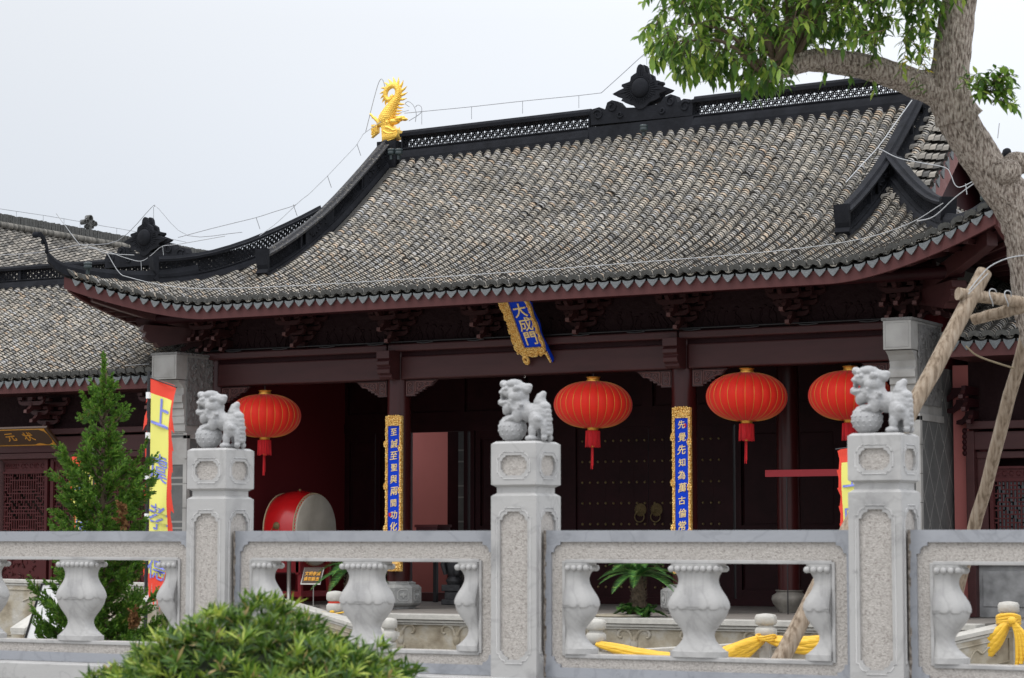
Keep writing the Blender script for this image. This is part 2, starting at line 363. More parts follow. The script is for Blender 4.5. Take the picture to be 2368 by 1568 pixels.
def tile_rows(rows, pitch, expo, name_parent, names=('cap_tile_rows', 'pan_tile_rows'), r0=.36, skip=0, tmat=None):
    """rows: list of (path function s->Vector, length, lateral Vector). Every tile is its own small shell."""
    cap, pan = MB(), MB(); rc = pitch*r0; th = .016
    for path, pathp, L_, lat in rows:
        n = max(2, int(L_/expo)); ph_ = random.uniform(0, 6.3); jit = [random.uniform(-.007, .007)+.009*math.sin(k_*.13+ph_)+(random.uniform(-.03, .03) if random.random() < .012 else 0) for k_ in range(n+2)]
        P = [path(L_*k/n) for k in range(n+1)]
        for k in range(n):
            a, b = P[k], P[k+1]; t = (b-a).normalized(); nn = lat.cross(t)
            if nn.z < 0: nn = -nn
            b2 = b+t*expo*.25; r = rc*random.uniform(.95, 1.05); j = jit[k]; rz = random.uniform(-.004, .005)+(.018 if random.random() < .008 else 0)
            vs = []; m = 5
            for q, (p, h, rr) in enumerate(((a, .0, r*.92), (b2, th+rz, r*1.04), (b2, rz-.004, r*.9))):
                for i in range(m+1):
                    an = math.pi*i/m; vs.append(p+lat*(math.cos(an)*rr+j)+nn*(math.sin(an)*rr*1.02+h+.012))
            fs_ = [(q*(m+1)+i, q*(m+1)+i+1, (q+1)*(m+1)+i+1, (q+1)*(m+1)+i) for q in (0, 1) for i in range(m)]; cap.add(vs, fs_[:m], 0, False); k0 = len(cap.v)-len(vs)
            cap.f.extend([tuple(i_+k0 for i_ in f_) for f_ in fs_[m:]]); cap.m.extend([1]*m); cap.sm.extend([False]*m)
            if pathp and k % 1 == 0:
                a, b = pathp(L_*k/n), pathp(L_*(k+1)/n); b2 = b+t*expo*.3; vs = []
                for p, h in ((a, 0), (b2, .012), (b2, -.004)):
                    for xx, zz in ((-.26, .045), (-.12, .012), (.12, .012), (.26, .045)): vs.append(p+lat*(xx*pitch)+nn*(zz*.6+h))
                pan.add(vs, [(q*4+i, q*4+i+1, (q+1)*4+i+1, (q+1)*4+i) for q in (0, 1) for i in range(3)])
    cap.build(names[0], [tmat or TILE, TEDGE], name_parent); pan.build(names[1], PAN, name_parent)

def sheet(fn, us, vs_, mb, mi=0):
    n = len(vs_); b = [fn(u, v) for u in us for v in vs_]
    return mb.add(b, [(i*n+j, (i+1)*n+j, (i+1)*n+j+1, i*n+j+1) for i in range(len(us)-1) for j in range(n-1)], mi, True)

def drip_row(mb, pts, outward, w, hgt, drop, th=.022):
    """pointed drip tiles hanging in a row, pts = tops"""
    for p, lat in pts:
        lat = lat.normalized(); o = outward; ww = w*random.uniform(.47, .51); hh = hgt*random.uniform(.92, 1.06)
        poly = [(-ww, 0), (-ww*.93, -.28*hh), (-ww*.62, -.55*hh), (-ww*.3, -.82*hh), (0, -hh), (ww*.3, -.82*hh), (ww*.62, -.55*hh), (ww*.93, -.28*hh), (ww, 0), (ww*.5, -.10*hh), (0, -.13*hh), (-ww*.5, -.10*hh)]
        lean = random.uniform(.10, .2)
        mb.prism(poly, lambda u, v, q: p+lat*u+Vector((0, 0, v))+o*(q-v*lean), 0, th)
def edge_caps(mb, pts, outward, w):
    """upturned fan-shaped end tiles above each cap row"""
    for p, lat in pts:
        lat = lat.normalized(); ww = w*.43; poly = []
        for i in range(9):
            a = math.pi*(i/8); x = -math.cos(a)*ww; poly.append((x, .052+.030*math.sin(a)+(.006 if i % 2 else 0)))
        poly += [(ww*.95, .0), (ww*.6, .028), (0, .045), (-ww*.6, .028), (-ww*.95, .0)]
        tl = random.uniform(-.12, .12)
        mb.prism(poly, lambda u, v, q: p+lat*u+Vector((0, 0, v+u*tl))+outward*(q+v*.5), -.02, .018)
        mb.prism([(math.cos(math.pi*i/6)*ww*.8, .018+math.sin(math.pi*i/6)*.03) for i in range(7)]+[(-ww*.6, .01), (0, .03), (ww*.6, .01)], lambda u, v, q: p+lat*u+Vector((0, 0, v))+outward*(q+v*.3+.01), 0, .012)

def ridge_lattice(mb, frame, L_, h, r=.075, depth=.028, offs=(.07, -.07)):
    """interlocking ring lattice. frame(s, up, side) -> Vector"""
    rows = max(2, round(h/(r*.75))); n = max(1, round(L_/(r*1.5))); st = L_/n; rr = st*.70; w = .085*r
    sg = 14
    for off in offs:
        for row in range(rows+1):
            cz = h*row/rows
            for k in range(n+1):
                cx = (k+.5*(row % 2))*st; vs = []; keep = []
                for i in range(sg+1):
                    a = 2*math.pi*i/sg
                    for q in (rr-w, rr+w):
                        x, z = cx+math.cos(a)*q, cz+math.sin(a)*q*(h/rows)/st*2
                        keep.append(0 <= x <= L_ and -.004 <= z <= h+.004); x = min(max(x, 0), L_); z = min(max(z, 0), h)
                        vs.append(frame(x, z, off-depth/2)); vs.append(frame(x, z, off+depth/2))
                fs = []
                for i in range(sg):
                    b = i*4
                    if not (keep[i*2] or keep[i*2+2]): continue
                    fs += [(b, b+2, b+6, b+4), (b+1, b+5, b+7, b+3), (b, b+4, b+5, b+1), (b+2, b+3, b+7, b+6)]
                if fs: mb.add(vs, fs)

def ridge(name, parent, pts, hb, hl, hc, wd=.20, panels=None, lattice=True, endblock=0, mats=None, r=.083, solid=()):
    """pts: base line. hb roll height, hl lattice height, hc cap height"""
    pts = [Vector(p) for p in pts]; mats = mats or [BLACK, BLACK]
    S = [0]
    for a, b in zip(pts, pts[1:]): S.append(S[-1]+(b-a).length)
    Lt = S[-1]
    def at(s, up, side):
        s = min(max(s, 0), Lt-1e-6); i = max(j for j in range(len(S)) if S[j] <= s); i = min(i, len(pts)-2)
        t = (s-S[i])/(S[i+1]-S[i]); p = pts[i].lerp(pts[i+1], t); d = pts[i+1]-pts[i]; l = Vector((d.y, -d.x, 0)).normalized()
        return p+l*side+Vector((0, 0, up))
    root = MB(); h = wd/2
    root.sweep(pts, [(-h-.05, -.12), (-h-.055, .02), (-h-.03, hb*.55), (-h, hb*.85), (-h-.02, hb*.9), (-h-.02, hb), (h+.02, hb), (h+.02, hb*.9), (h, hb*.85), (h+.03, hb*.55), (h+.055, .02), (h+.05, -.12)], 0)
    o = root.build(name, mats, parent)
    if hl > 0:
        lm = MB(); ridge_lattice(lm, lambda s, u, f: at(s, u+hb, f), Lt, hl, r=r, depth=.016 if r > .06 else .02, offs=(h-.06,))
        n = max(1, round(Lt/1.9)) if panels is None else panels
        for k in range(n+1):
            s = Lt*k/n; a0, a1 = max(0, s-.025), min(Lt, s+.025)
            vs = [at(s_, u, f) for s_ in (a0, a1) for u in (hb-.01, hb+hl+.01) for f in (-h+.01, h-.01)]
            lm.add(vs, [(0, 1, 3, 2), (4, 6, 7, 5), (0, 4, 5, 1), (2, 3, 7, 6), (0, 2, 6, 4), (1, 5, 7, 3)])
        for (s0, s1) in solid:
            for f in (-h+.012, h-.012):
                vs = [at(s_, u, f+g) for s_ in np.linspace(s0*Lt, s1*Lt, 6) for u in (hb, hb+hl) for g in (-.008, .008)]
                lm.add(vs, [q for i in range(5) for q in ((i*4, i*4+1, i*4+5, i*4+4), (i*4+2, i*4+6, i*4+7, i*4+3), (i*4, i*4+4, i*4+6, i*4+2), (i*4+1, i*4+3, i*4+7, i*4+5))])
                for q in range(14):
                    s_ = lerp(s0, s1, random.uniform(.12, .88))*Lt; p = at(s_, hb+hl*random.uniform(.25, .75), f*1.08); lm.ell(p, (.03, .03, .02), 6)
        lm.build('ridge_lattice', BLACK, o)
    cm = MB(); b0 = hb+hl
    cm.sweep(pts, [(-h-.035, b0), (-h-.045, b0+hc*.45), (-h*.75, b0+hc*.55), (-h*.45, b0+hc), (h*.45, b0+hc), (h*.75, b0+hc*.55), (h+.045, b0+hc*.45), (h+.035, b0)], 0)
    cm.build('ridge_cap', mats[1], o)
    return o, at, Lt

hall = thing('gate_hall', 'large grey tiled gate hall with maroon timber eaves and a long lattice ridge', 'temple hall', (C, 28.5, 0))
HI = Matrix.Translation((-C, -28.5, 0))
def hb_(mb, name, mats, parent=None, **k):
    """build a part of the hall from world coordinates"""
    o = mb.build(name, mats, parent or hall, **k)
    if parent is None: o.location = (-C, -28.5, 0)
    return o
# --- main roof: bedding, soffit, tiles
rf = MB()
xs = np.linspace(C-7.0, C+7.1, 48)
def front(u, v):                        # v 0 eave .. 1 ridge
    Y = lerp(eaveY(u)+.02, 32, v); return Vector((u, Y, zroof(u, Y)-.012))
xm = np.linspace(C-4.95, C+4.75, 30); sheet(front, xm, np.linspace(0, 1, 24), rf)
def wing(sg):
    def f(u, v):
        t = u; Y0 = lerp(30.2, 26.62, t); Xh = C+.1+sg*lerp(4.6, 7.02, t)
        Ye = eaveY(Xh)+.02; Y = lerp(Ye, Y0, v) if Y0 > Ye else Ye
        return Vector((Xh, Y, zroof(Xh, Y)-.012))
    return f
for sg in (-1, 1): sheet(wing(sg), np.linspace(0, 1, 16), np.linspace(0, 1, 14), rf)
def side(sg):                           # end slopes below the gables
    def f(u, v):                        # u along Y fraction, v 0 hip top .. 1 eave
        X = C+.1+sg*lerp(4.4, 7.02, v); yh = lerp(30.3, 26.62, v); Y = lerp(yh, 64-yh, u)
        base = zroof(C+.1+sg*lerp(4.4, 7.0, v), yh) if v < .999 else zroof(X, 26.62)
        sag = (lift(7.0))*v**2*min(1, (min(u, 1-u)/.3))**.7
        return Vector((X, Y, base-sag-.012))
    return f
for sg in (-1, 1): sheet(side(sg), np.linspace(0, 1, 20), np.linspace(0, 1, 10), rf)
mir = lambda f: (lambda u, v: Vector((f(u, v).x, 64-f(u, v).y, f(u, v).z)))          # back slope
sheet(mir(front), np.linspace(C-4.75, C+4.5, 20), np.linspace(0, 1, 10), rf)
for sg in (-1, 1): sheet(mir(wing(sg)), np.linspace(0, 1, 10), np.linspace(0, 1, 8), rf)
roof = hb_(rf, 'roof_bed', BED)
PITCH = .1765; rows = []
k = 0
nrow = int(14.0/PITCH)
rows_x = [C+.1-7.0+PITCH*(i+.5) for i in range(nrow)]
def mkpath(X, Yt, Ye, off):
    Xo = X+off
    def p(s, L_=None): 
        Y = lerp(Yt, Ye, s/LL); return Vector((Xo, Y, zroof(Xo, Y)))
    n = 40; pts = [Vector((X, lerp(Yt, Ye, i/n), zroof(X, lerp(Yt, Ye, i/n)))) for i in range(n+1)]
    S = [0]
    for a, b in zip(pts, pts[1:]): S.append(S[-1]+(b-a).length)
    LL = S[-1]; ys = [q.y for q in pts]
    def f(s):
        Y = interp(s, S, ys); return Vector((Xo, Y, zroof(Xo, Y)))
    return f, LL
for X in rows_x:
    d = abs(X-C-.1); Yt = 31.98 if d < 4.6 else 26.62+(7.02-d)/2.42*3.45
    Ye = eaveY(X)
    if Yt-Ye < .12: continue
    f, LL = mkpath(X, Yt, Ye, 0); fp, _ = mkpath(X, Yt, Ye, PITCH/2)
    rows.append((f, fp, LL, Vector((1, 0, 0))))
tile_rows(rows, PITCH, .06, roof)
# side slope tiles (right end can be glimpsed)
rows = []
for sg in (1, -1):
    f0 = side(sg)
    for Y in np.arange(27.2, 36.8, PITCH):
        yy = min(Y, 64-Y); v0 = max(0, (30.3-yy)/3.68)
        if v0 > .95: continue
        def fp(v, Y=Y, f0=f0):
            yh = lerp(30.3, 26.62, v); u = (Y-yh)/(64-2*yh); return f0(min(max(u, 0), 1), v)
        L_ = (fp(1)-fp(v0)).length
        rows.append((lambda s, v0=v0, L_=L_, fp=fp: fp(lerp(v0, 1, s/L_)), None, L_, Vector((0, 1, 0))))
tile_rows(rows, PITCH, .12, roof, ('end_slope_tiles', 'end_pan_tiles'))
# eave board, drips, edge caps
def eline(n=90, dz=0, dy=0): return [Vector((x, eaveY(x)+dy, zroof(x, eaveY(x))-.21+dz)) for x in np.linspace(C-6.93, C+7.1, n)]
eb = MB(); eb.sweep(eline(), [(0, 0), (0, .17), (-.05, .17), (-.05, 0)], lat=(0, -1, 0))
for sg in (-1, 1):
    pts = [side(sg)(u, 1)+Vector((sg*.0, 0, -.2)) for u in np.linspace(0.003, .997, 40)]
    eb.sweep(pts, [(0, 0), (0, .17), (-.05, .17), (-.05, 0)], lat=(sg, 0, 0))
hb_(eb, 'eave_board', MAROON)
# underside: sloping boards and rafters
so = MB()
so_fn = lambda u, v: Vector((u, lerp(eaveY(u)+.05, 29.2, v), zroof(u, lerp(eaveY(u)+.05, 29.2, v))-.17-.03*v))
sheet(so_fn, np.linspace(C-6.9, C+7.05, 48), np.linspace(0, 1, 6), so)
for sg in (-1, 1):
    f0 = side(sg); sheet(lambda u, v: f0(u, lerp(.25, .985, v))+Vector((0, 0, -.15)), np.linspace(.01, .99, 24), np.linspace(0, 1, 5), so)
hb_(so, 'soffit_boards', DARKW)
ra = MB()
for X in np.arange(C-6.6, C+6.8, .26):
    pts = [so_fn(X, v)+Vector((0, 0, -.005)) for v in np.linspace(.02, 1, 5)]; ra.sweep(pts, [(-.035, -.06), (.035, -.06), (.035, 0), (-.035, 0)], lat=(1, 0, 0))
for sg in (-1, 1):
    f0 = side(sg)
    for u in np.arange(.04, .97, .026):
        ra.sweep([f0(u, lerp(.25, .97, v))+Vector((0, 0, -.155)) for v in np.linspace(0, 1, 4)], [(-.035, -.06), (.035, -.06), (.035, 0), (-.035, 0)], lat=(0, 1, 0))
hb_(ra, 'rafters', BEAMP)
dr, ec = MB(), MB(); S_ = Vector((0, -1, 0))
pd = []; pc = []
for X in rows_x:
    for off, lst in ((0, pc), (PITCH/2, pd)):
        x = X+off
        if abs(x-C-.1) > 7.02: continue
        p = Vector((x, eaveY(x)-.012, zroof(x, eaveY(x))-.21)); q = Vector((x+.05, 0, zroof(x+.05, eaveY(x+.05))-.21)); lst.append((p+Vector((0, 0, .195 if lst is pd else .225)), Vector((.05, 0, q.z-p.z))))
drip_row(dr, pd, S_, PITCH*.86, .105, 0); edge_caps(ec, pc, S_, PITCH*.98)
for sg in (-1, 1):
    f0 = side(sg)
    pp = [f0(u, 1) for u in np.arange(.01, .99, PITCH/10.6)]
    d2, e2 = MB(), MB(); drip_row(d2, [(p+Vector((sg*.02, 0, -.01)), Vector((0, 1, 0))) for p in pp], Vector((sg, 0, 0)), PITCH*.86, .105, 0)
    edge_caps(e2, [(p+Vector((sg*.02, PITCH/2, .02)), Vector((0, 1, 0))) for p in pp[:-1]], Vector((sg, 0, 0)), PITCH*.98); hb_(d2, 'side_drip_tiles', DRIP); hb_(e2, 'side_edge_tiles', EDGE)
hb_(dr, 'drip_tiles', DRIP); hb_(ec, 'edge_tiles', EDGE)
# --- main ridge
RZ = lambda X: 7.93+.016*(X-C)
rl = hb_(MB(), 'main_ridge', BLACK)
for (a, b) in ((C-4.42, C-.98), (C+.78, C+4.55)):
    ridge('ridge_run', rl, [(x, 32, RZ(x)) for x in np.linspace(a, b, 8)], .18, .19, .11, wd=.22, panels=1)
mb = MB(); mb.sweep([(x, 32, RZ(x)) for x in (C-1, C+.8)], [(-.16, -.1), (-.13, .17), (.13, .17), (.16, -.1)]); mb.build('ridge_base', BLACK, rl)
# --- ridge flower ornament with scrolls
def flower(parent, c, s, depth=.22, scroll=True, mats=BLACK):
    """c centre of the disc; flower faces -Y"""
    orn = MB()
    L_ = [(0, .372), (-.035, .355), (-.058, .316), (-.07, .242), (-.12, .216), (-.160, .190), (-.177, .118), (-.214, .106), (-.316, .083), (-.322, .052), (-.283, .023), (-.372, -.006), (-.478, -.050), (-.446, -.076), (-.325, -.116), (-.307, -.140), (-.330, -.172), (-.251, -.208), (-.158, -.234), (-.128, -.256), (-.093, -.293), (-.03, -.326)]
    out = [(u*s, v*s) for u, v in L_]+[(-u*s, v*s) for u, v in L_[:0:-1]]; N = len(out)
    f = lambda u, v, q: Vector((c[0]+u, c[1]+q, c[2]+v))
    orn.prism(out, f, -depth*.5, -depth*.28); orn.prism([(u*1.02, v*1.03) for u, v in out], f, depth*.1, depth*.42)
    orn.prism([(u*.6, v*.6) for u, v in out], f, -depth*.3, depth*.2)
    inner = [(u*.93, v*.93) for u, v in out]
    for i in range(40):
        a = 2*math.pi*i/40; r0 = .17*s; rr = s*.78*max(.2, min((math.hypot(*q_)/s for q_ in out), key=lambda h_: 0) if False else min(((abs((math.atan2(q_[1], q_[0])-a+math.pi) % (2*math.pi)-math.pi)), math.hypot(*q_)/s) for q_ in out)[1])
        orn.tube([f(math.cos(a)*q, math.sin(a)*q, -depth*.5-.004) for q in (r0, (r0+rr)/2, rr)], [.006, .011, .003], 4)
    orn.ell(f(0, 0, -depth*.52), (.15*s, .07*s, .155*s), 20)
    orn.tube([f(math.cos(R(a))*.165*s, math.sin(R(a))*.17*s, -depth*.5) for a in range(0, 361, 15)], .012, 5, cap=False)
    if scroll:
        zb = -.50*s
        base = [(-.86, zb), (-.87, zb+.16), (-.83, zb+.25), (-.72, zb+.27), (-.62, zb+.22), (-.58, zb+.33), (-.5, zb+.36), (-.4, zb+.33), (-.33, zb+.25), (-.25, zb+.22), (0, zb+.2),
                (.25, zb+.22), (.33, zb+.25), (.4, zb+.33), (.5, zb+.36), (.58, zb+.33), (.62, zb+.22), (.72, zb+.27), (.83, zb+.25), (.87, zb+.16), (.86, zb)]
        orn.prism(base, f, -depth*.4, depth*.4)
        for sg in (-1, 1):
            for (cx, cz, r0, st) in ((.74, zb+.15, .085, 30), (.5, zb+.25, .08, 80), (.36, zb+.12, .05, 200)):
                pts = [f(sg*(cx+math.cos(R(st+a))*r0*(1-a/620)), cz+math.sin(R(st+a))*r0*(1-a/620), -depth*.42) for a in range(0, 400, 25)]
                orn.tube(pts, .017, 6)
    o = orn.build('flower_ornament', mats, parent); o.location = (0, 0, 0); return o
fl = flower(hall, (C-.08, 31.96, 8.62), 1.0); fl.location = (-C, -28.5, 0)
# --- gable (vertical) ridges
hipJ = 30.05
def gable_pts(X, y0=28.5, y1=31.95):
    return [Vector((X, y, zroof(X, y)+.0)) for y in np.linspace(y1, y0, 16)]
def end_block(mb, p, d, w, h):
    """carved stepped end of a ridge"""
    d = Vector(d).normalized(); l = Vector((d.y, -d.x, 0)).normalized()
    prof = [(0, -.12), (.05, -.12), (.06, .02), (.02, .08), (.07, .12), (.03, .18), (.06, .24), (.09, h-.07), (.10, h), (0, h)]
    mb.prism(prof, lambda u, v, q: Vector(p)+d*u+Vector((0, 0, v))+l*q, -w/2, w/2)
for sg, X in ((-1, -20.12), (1, -10.93)):
    solid = ((.02, .24), (.5, .72)) if sg < 0 else ((.02, .12), (.55, .68))
    o, at_, L_ = ridge('gable_ridge', hall, gable_pts(X), .12, .22, .09, wd=.13, panels=4, mats=[BLACK, WEATH if sg < 0 else BLACK], r=.055, solid=solid)
    o.location = (-C, -28.5, 0)
    e = MB(); p = gable_pts(X)[-1]; end_block(e, p+Vector((0, .02, -.02)), (0, -1, 0), .20, .48); e.build('ridge_end', BLACK, o)
# --- hip ridges: lattice half, then a solid sweep up to the tip
def hippt(sg, t): Y = lerp(30.15, 26.62, t); X = lerp(-20.22 if sg < 0 else -10.82, C+.1+sg*7.0, t); return Vector((X, Y, zroof(X, Y)))
for sg in (-1, 1):
    pts = [hippt(sg, t) for t in np.linspace(0, .66 if sg < 0 else .56, 10)]
    o, at_, L_ = ridge('hip_ridge', hall, pts, .14, .22, .085, wd=.13, panels=1, mats=[BLACK, BLACK], r=.055)
    o.location = (-C, -28.5, 0)
    d = pts[-1]-pts[-2]; d.z = 0; e = MB(); end_block(e, pts[-1]+Vector((0, 0, -.02)), d, .2, .47); e.build('ridge_end', BLACK, o)
    tail = [hippt(sg, t) for t in np.linspace(.5, 1, 10)]
    dd = Vector((sg*.55, -.83, 0)).normalized()*.0
    last = tail[-1]; dv = Vector((sg*.57, -.82, 0))
    ext = [last+dv*a+Vector((0, 0, b)) for a, b in ((.08, .03), (.18, .09), (.28, .20), (.36, .34), (.42, .47), (.50, .56), (.58, .56))]
    hs = list(np.linspace(.27, .17, len(tail)))+[.155, .14, .12, .10, .08, .06, .05]
    al = tail+ext; vs = []; nseg = len(al); ws = [.17]*len(tail)+[.15, .13, .11, .09, .08, .06, .05]
    l = Vector((dv.y, -dv.x, 0)).normalized()
    for i, p in enumerate(al):
        z0 = -.1 if i < len(tail)-4 else -.02
        k = i-len(tail); sh = Vector((0, 0, 0)) if k < 3 else -dv*.02*k
        for a, b in ((-ws[i]/2, z0), (-ws[i]/2*.9, hs[i]*.7), (-ws[i]/2*.5, hs[i]), (ws[i]/2*.5, hs[i]), (ws[i]/2*.9, hs[i]*.7), (ws[i]/2, z0)): vs.append(p+l*a+Vector((0, 0, b))+sh)
    t_ = MB(); t_.add(vs, [(i*6+j, (i+1)*6+j, (i+1)*6+(j+1) % 6, i*6+(j+1) % 6) for i in range(nseg-1) for j in range(6)], 0, False)
    t_.add(vs, [tuple(range(6)), tuple((nseg-1)*6+j for j in range(5, -1, -1))])
    t_.ell(al[-1]+Vector((0, 0, .01))-dv*.1, (.05, .05, .05), 10)
    for j in range(4):                      # little teeth below the upturned tip
        q = al[len(tail)+1+j]; t_.ell(q+Vector((0, 0, .0))-dv*.05, (.03, .03, .045), 6)
    t_.build('hip_tail', BLACK, o)
# --- gable verge: short tiles, bargeboard and the dark gable
rows = []; bb = MB()
for sg, X in ((1, -10.93), (-1, -20.12)):
    for y in (np.arange(29.75, 31.8, .2) if sg > 0 else ()):
        z = zroof(X, y)-.01
        rows.append((lambda s, y=y, z=z, X=X, sg=sg: Vector((X+sg*(.08+s), y, z-.12*s)), None, .55, Vector((0, 1, 0))))
    bdz = .12 if sg > 0 else .55; bp = [Vector((X+sg*.6, y, zroof(X, y)-bdz)) for y in np.linspace(29.3, 32, 14)]
    bb.sweep(bp, [(0, .02), (0, -.42), (-.05, -.42), (-.05, .02)], lat=(sg, 0, 0))
    bp = [Vector((X+sg*.6, 64-y, zroof(X, y)-bdz)) for y in np.linspace(29.3, 32, 14)]
    bb.sweep(bp, [(0, .02), (0, -.42), (-.05, -.42), (-.05, .02)], lat=(sg, 0, 0))
    dv_ = MB(); drip_row(dv_, [(Vector((X+sg*.64, y+.1, zroof(X, y+.1)+.04-bdz)), Vector((0, 1, .75))) for y in np.arange(29.5, 31.8, .2)], Vector((sg, 0, 0)), .17, .14, 0); hb_(dv_, 'verge_drip_tiles', DRIP)
    vb = MB(); sheet(lambda u, v: Vector((X+sg*lerp(0, .62, v), u, zroof(X, u)-.02-(.06 if sg > 0 else .5)*v)), np.linspace(29.3, 34.7, 20), (0, 1), vb); hb_(vb, 'verge_bed', BED)
    gw = MB(); gw.add([Vector((X+sg*.3, y, z)) for y, z in ((28.9, 5.6), (32, 7.85), (35.1, 5.6))], [(0, 1, 2)]); hb_(gw, 'gable_wall', DARKW)
vt = hb_(MB(), 'verge_tiles', BED); tile_rows(rows, .2, .085, vt, ('cap_tile_rows', 'pan_tile_rows'), r0=.45, tmat=DIMT)
hb_(bb, 'bargeboard', BARGE)
# --- small floodlights on the roof
for p in (atY(905, 352, 31.6), atY(922, 352, 31.6), atY(1488, 297, 31.6), atX(208, 616, -21.95)-Vector((0, .05, 0)), atX(2277, 456, -8.5)):
    m_ = MB(); m_.lathe([(.035, -.05), (.06, -.04), (.06, .0), (.052, .01), (.06, .02), (.06, .05), (.03, .06)], 12, p); m_.box(p.x-.02, p.x+.02, p.y-.02, p.y+.02, p.z-.12, p.z-.04)
    hb_(m_, 'floodlight', LAMPG)

# ================================================================== HALL BODY
XL, XR = -20.95, -9.98                 # end column lines
WY = 32.0                              # door line
CX4 = [-20.95, -17.72, -13.22, -10.0]
for i, x in enumerate(CX4):
    m_ = MB(); m_.lathe([(.16, PZ+.36), (.172, PZ+.6), (.172, 3.2), (.162, 4.5)], 24, (x, 28.5, 0)); o = hb_(m_, 'column', COLP)
    if i in (1, 2):
        b = MB(); n = 8
        pr = [(.24, .0), (.24, .02), (.30, .05), (.33, .08), (.33, .30), (.29, .335), (.25, .34), (.25, .37), (.2, .385)]
        vs = [(x+r*math.cos(R(22.5+45*k)), 28.5+r*math.sin(R(22.5+45*k)), PZ+z) for r, z in pr for k in range(n)]
        b.add(vs, [(i_*n+k, i_*n+(k+1) % n, (i_+1)*n+(k+1) % n, (i_+1)*n+k) for i_ in range(len(pr)-1) for k in range(n)]); b.add(vs[-n:], [tuple(range(n))])
        for k in range(8):              # carved medallion on each side
            a = R(45*k); cx, cy = x+.308*math.cos(a), 28.5+.308*math.sin(a); t = Vector((-math.sin(a), math.cos(a), 0))
            loop = [Vector((cx, cy, PZ+.19))+t*u+Vector((0, 0, v)) for u, v in ((-.08, -.05), (-.05, -.08), (.05, -.08), (.08, -.05), (.08, .05), (.05, .08), (-.05, .08), (-.08, .05), (-.08, -.05))]
            b.tube(loop, .007, 5); b.ell((cx, cy, PZ+.19), (.02, .02, .045), 6); b.ell(Vector((cx, cy, PZ+.2))+t*.03, (.02, .02, .02), 6); b.ell(Vector((cx, cy, PZ+.2))-t*.03, (.02, .02, .02), 6)
        b.build('column_base', marble('base_marble%d' % i, (.30, .30, .29), (.2, .2, .195)), o, bevel=.006)
m_ = MB(); m_.lathe([(.15, PZ+.28), (.16, 1.6), (.15, 4.5)], 20, (-12.16, 29.55, 0)); o = hb_(m_, 'inner_column', COLP)
m_ = MB(); m_.lathe([(.15, 0), (.16, .03), (.225, .12), (.245, .18), (.235, .225), (.18, .262), (.17, .28), (.19, .285), (.19, .30)], 28, (-12.16, 29.55, PZ)); m_.build('column_base', CLAY, o)
# beams: thin upper lintel, deep lower beam
for a, b in zip(CX4, CX4[1:]):
    a, b = a+.13, b-.13
    m_ = MB(); m_.box(a-.0, b+.0, 28.33, 28.6, 4.0, 4.335); hb_(m_, 'lower_beam', BEAMP, bevel=.025, seg=3)
m_ = MB(); m_.box(XL-.1, -17.78, 28.24, 28.62, 4.395, 4.50); m_.box(-17.76, -13.2, 28.24, 28.62, 4.398, 4.505); m_.box(-13.18, XR+.2, 28.24, 28.62, 4.395, 4.50); hb_(m_, 'lintel', BEAMP, bevel=.02, seg=3)
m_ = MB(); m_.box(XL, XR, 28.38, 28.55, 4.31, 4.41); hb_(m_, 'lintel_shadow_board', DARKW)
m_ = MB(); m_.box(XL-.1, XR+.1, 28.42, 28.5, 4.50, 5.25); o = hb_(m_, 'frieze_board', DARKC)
m_ = MB(); m_.tube([(XL, 28.225, 4.53), (XR, 28.225, 4.53)], .011, 6)
for x in np.arange(XL+.5, XR, .83):
    m_.tube([(x-.12, 28.22, 4.512), (x, 28.215, 4.50), (x+.14, 28.22, 4.515)], .012, 5)
hb_(m_, 'light_string', BLKP)
# carved relief in the frieze: low plants and figures
rng = random.Random(3); m_ = MB()
for x in np.arange(XL+.3, XR-.2, .09):
    z = 4.56; p = Vector((x+rng.uniform(-.04, .04), 28.417, z)); pts = [p]
    for k in range(4):
        p = p+Vector((rng.uniform(-.05, .05), 0, rng.uniform(.03, .07))); pts.append(p)
    m_.tube(pts, [.011, .012, .01, .008, .004], 5); m_.ell(p, (.03, .012, .02), 6)
hb_(m_, 'frieze_carving', DARKC)
# beam-end consoles in front of the two middle columns
for x in (CX4[1], CX4[2]):
    m_ = MB(); prof = [(28.35, 4.40), (28.05, 4.40), (28.05, 4.29), (28.09, 4.28), (28.05, 4.25), (28.045, 4.20), (28.09, 4.17), (28.06, 4.13), (28.07, 4.08), (28.13, 4.055), (28.12, 4.03), (28.16, 4.00), (28.35, 4.00)]
    m_.prism(prof, YZ(x), -.105, .105); hb_(m_, 'beam_end', BEAMP, bevel=.006)
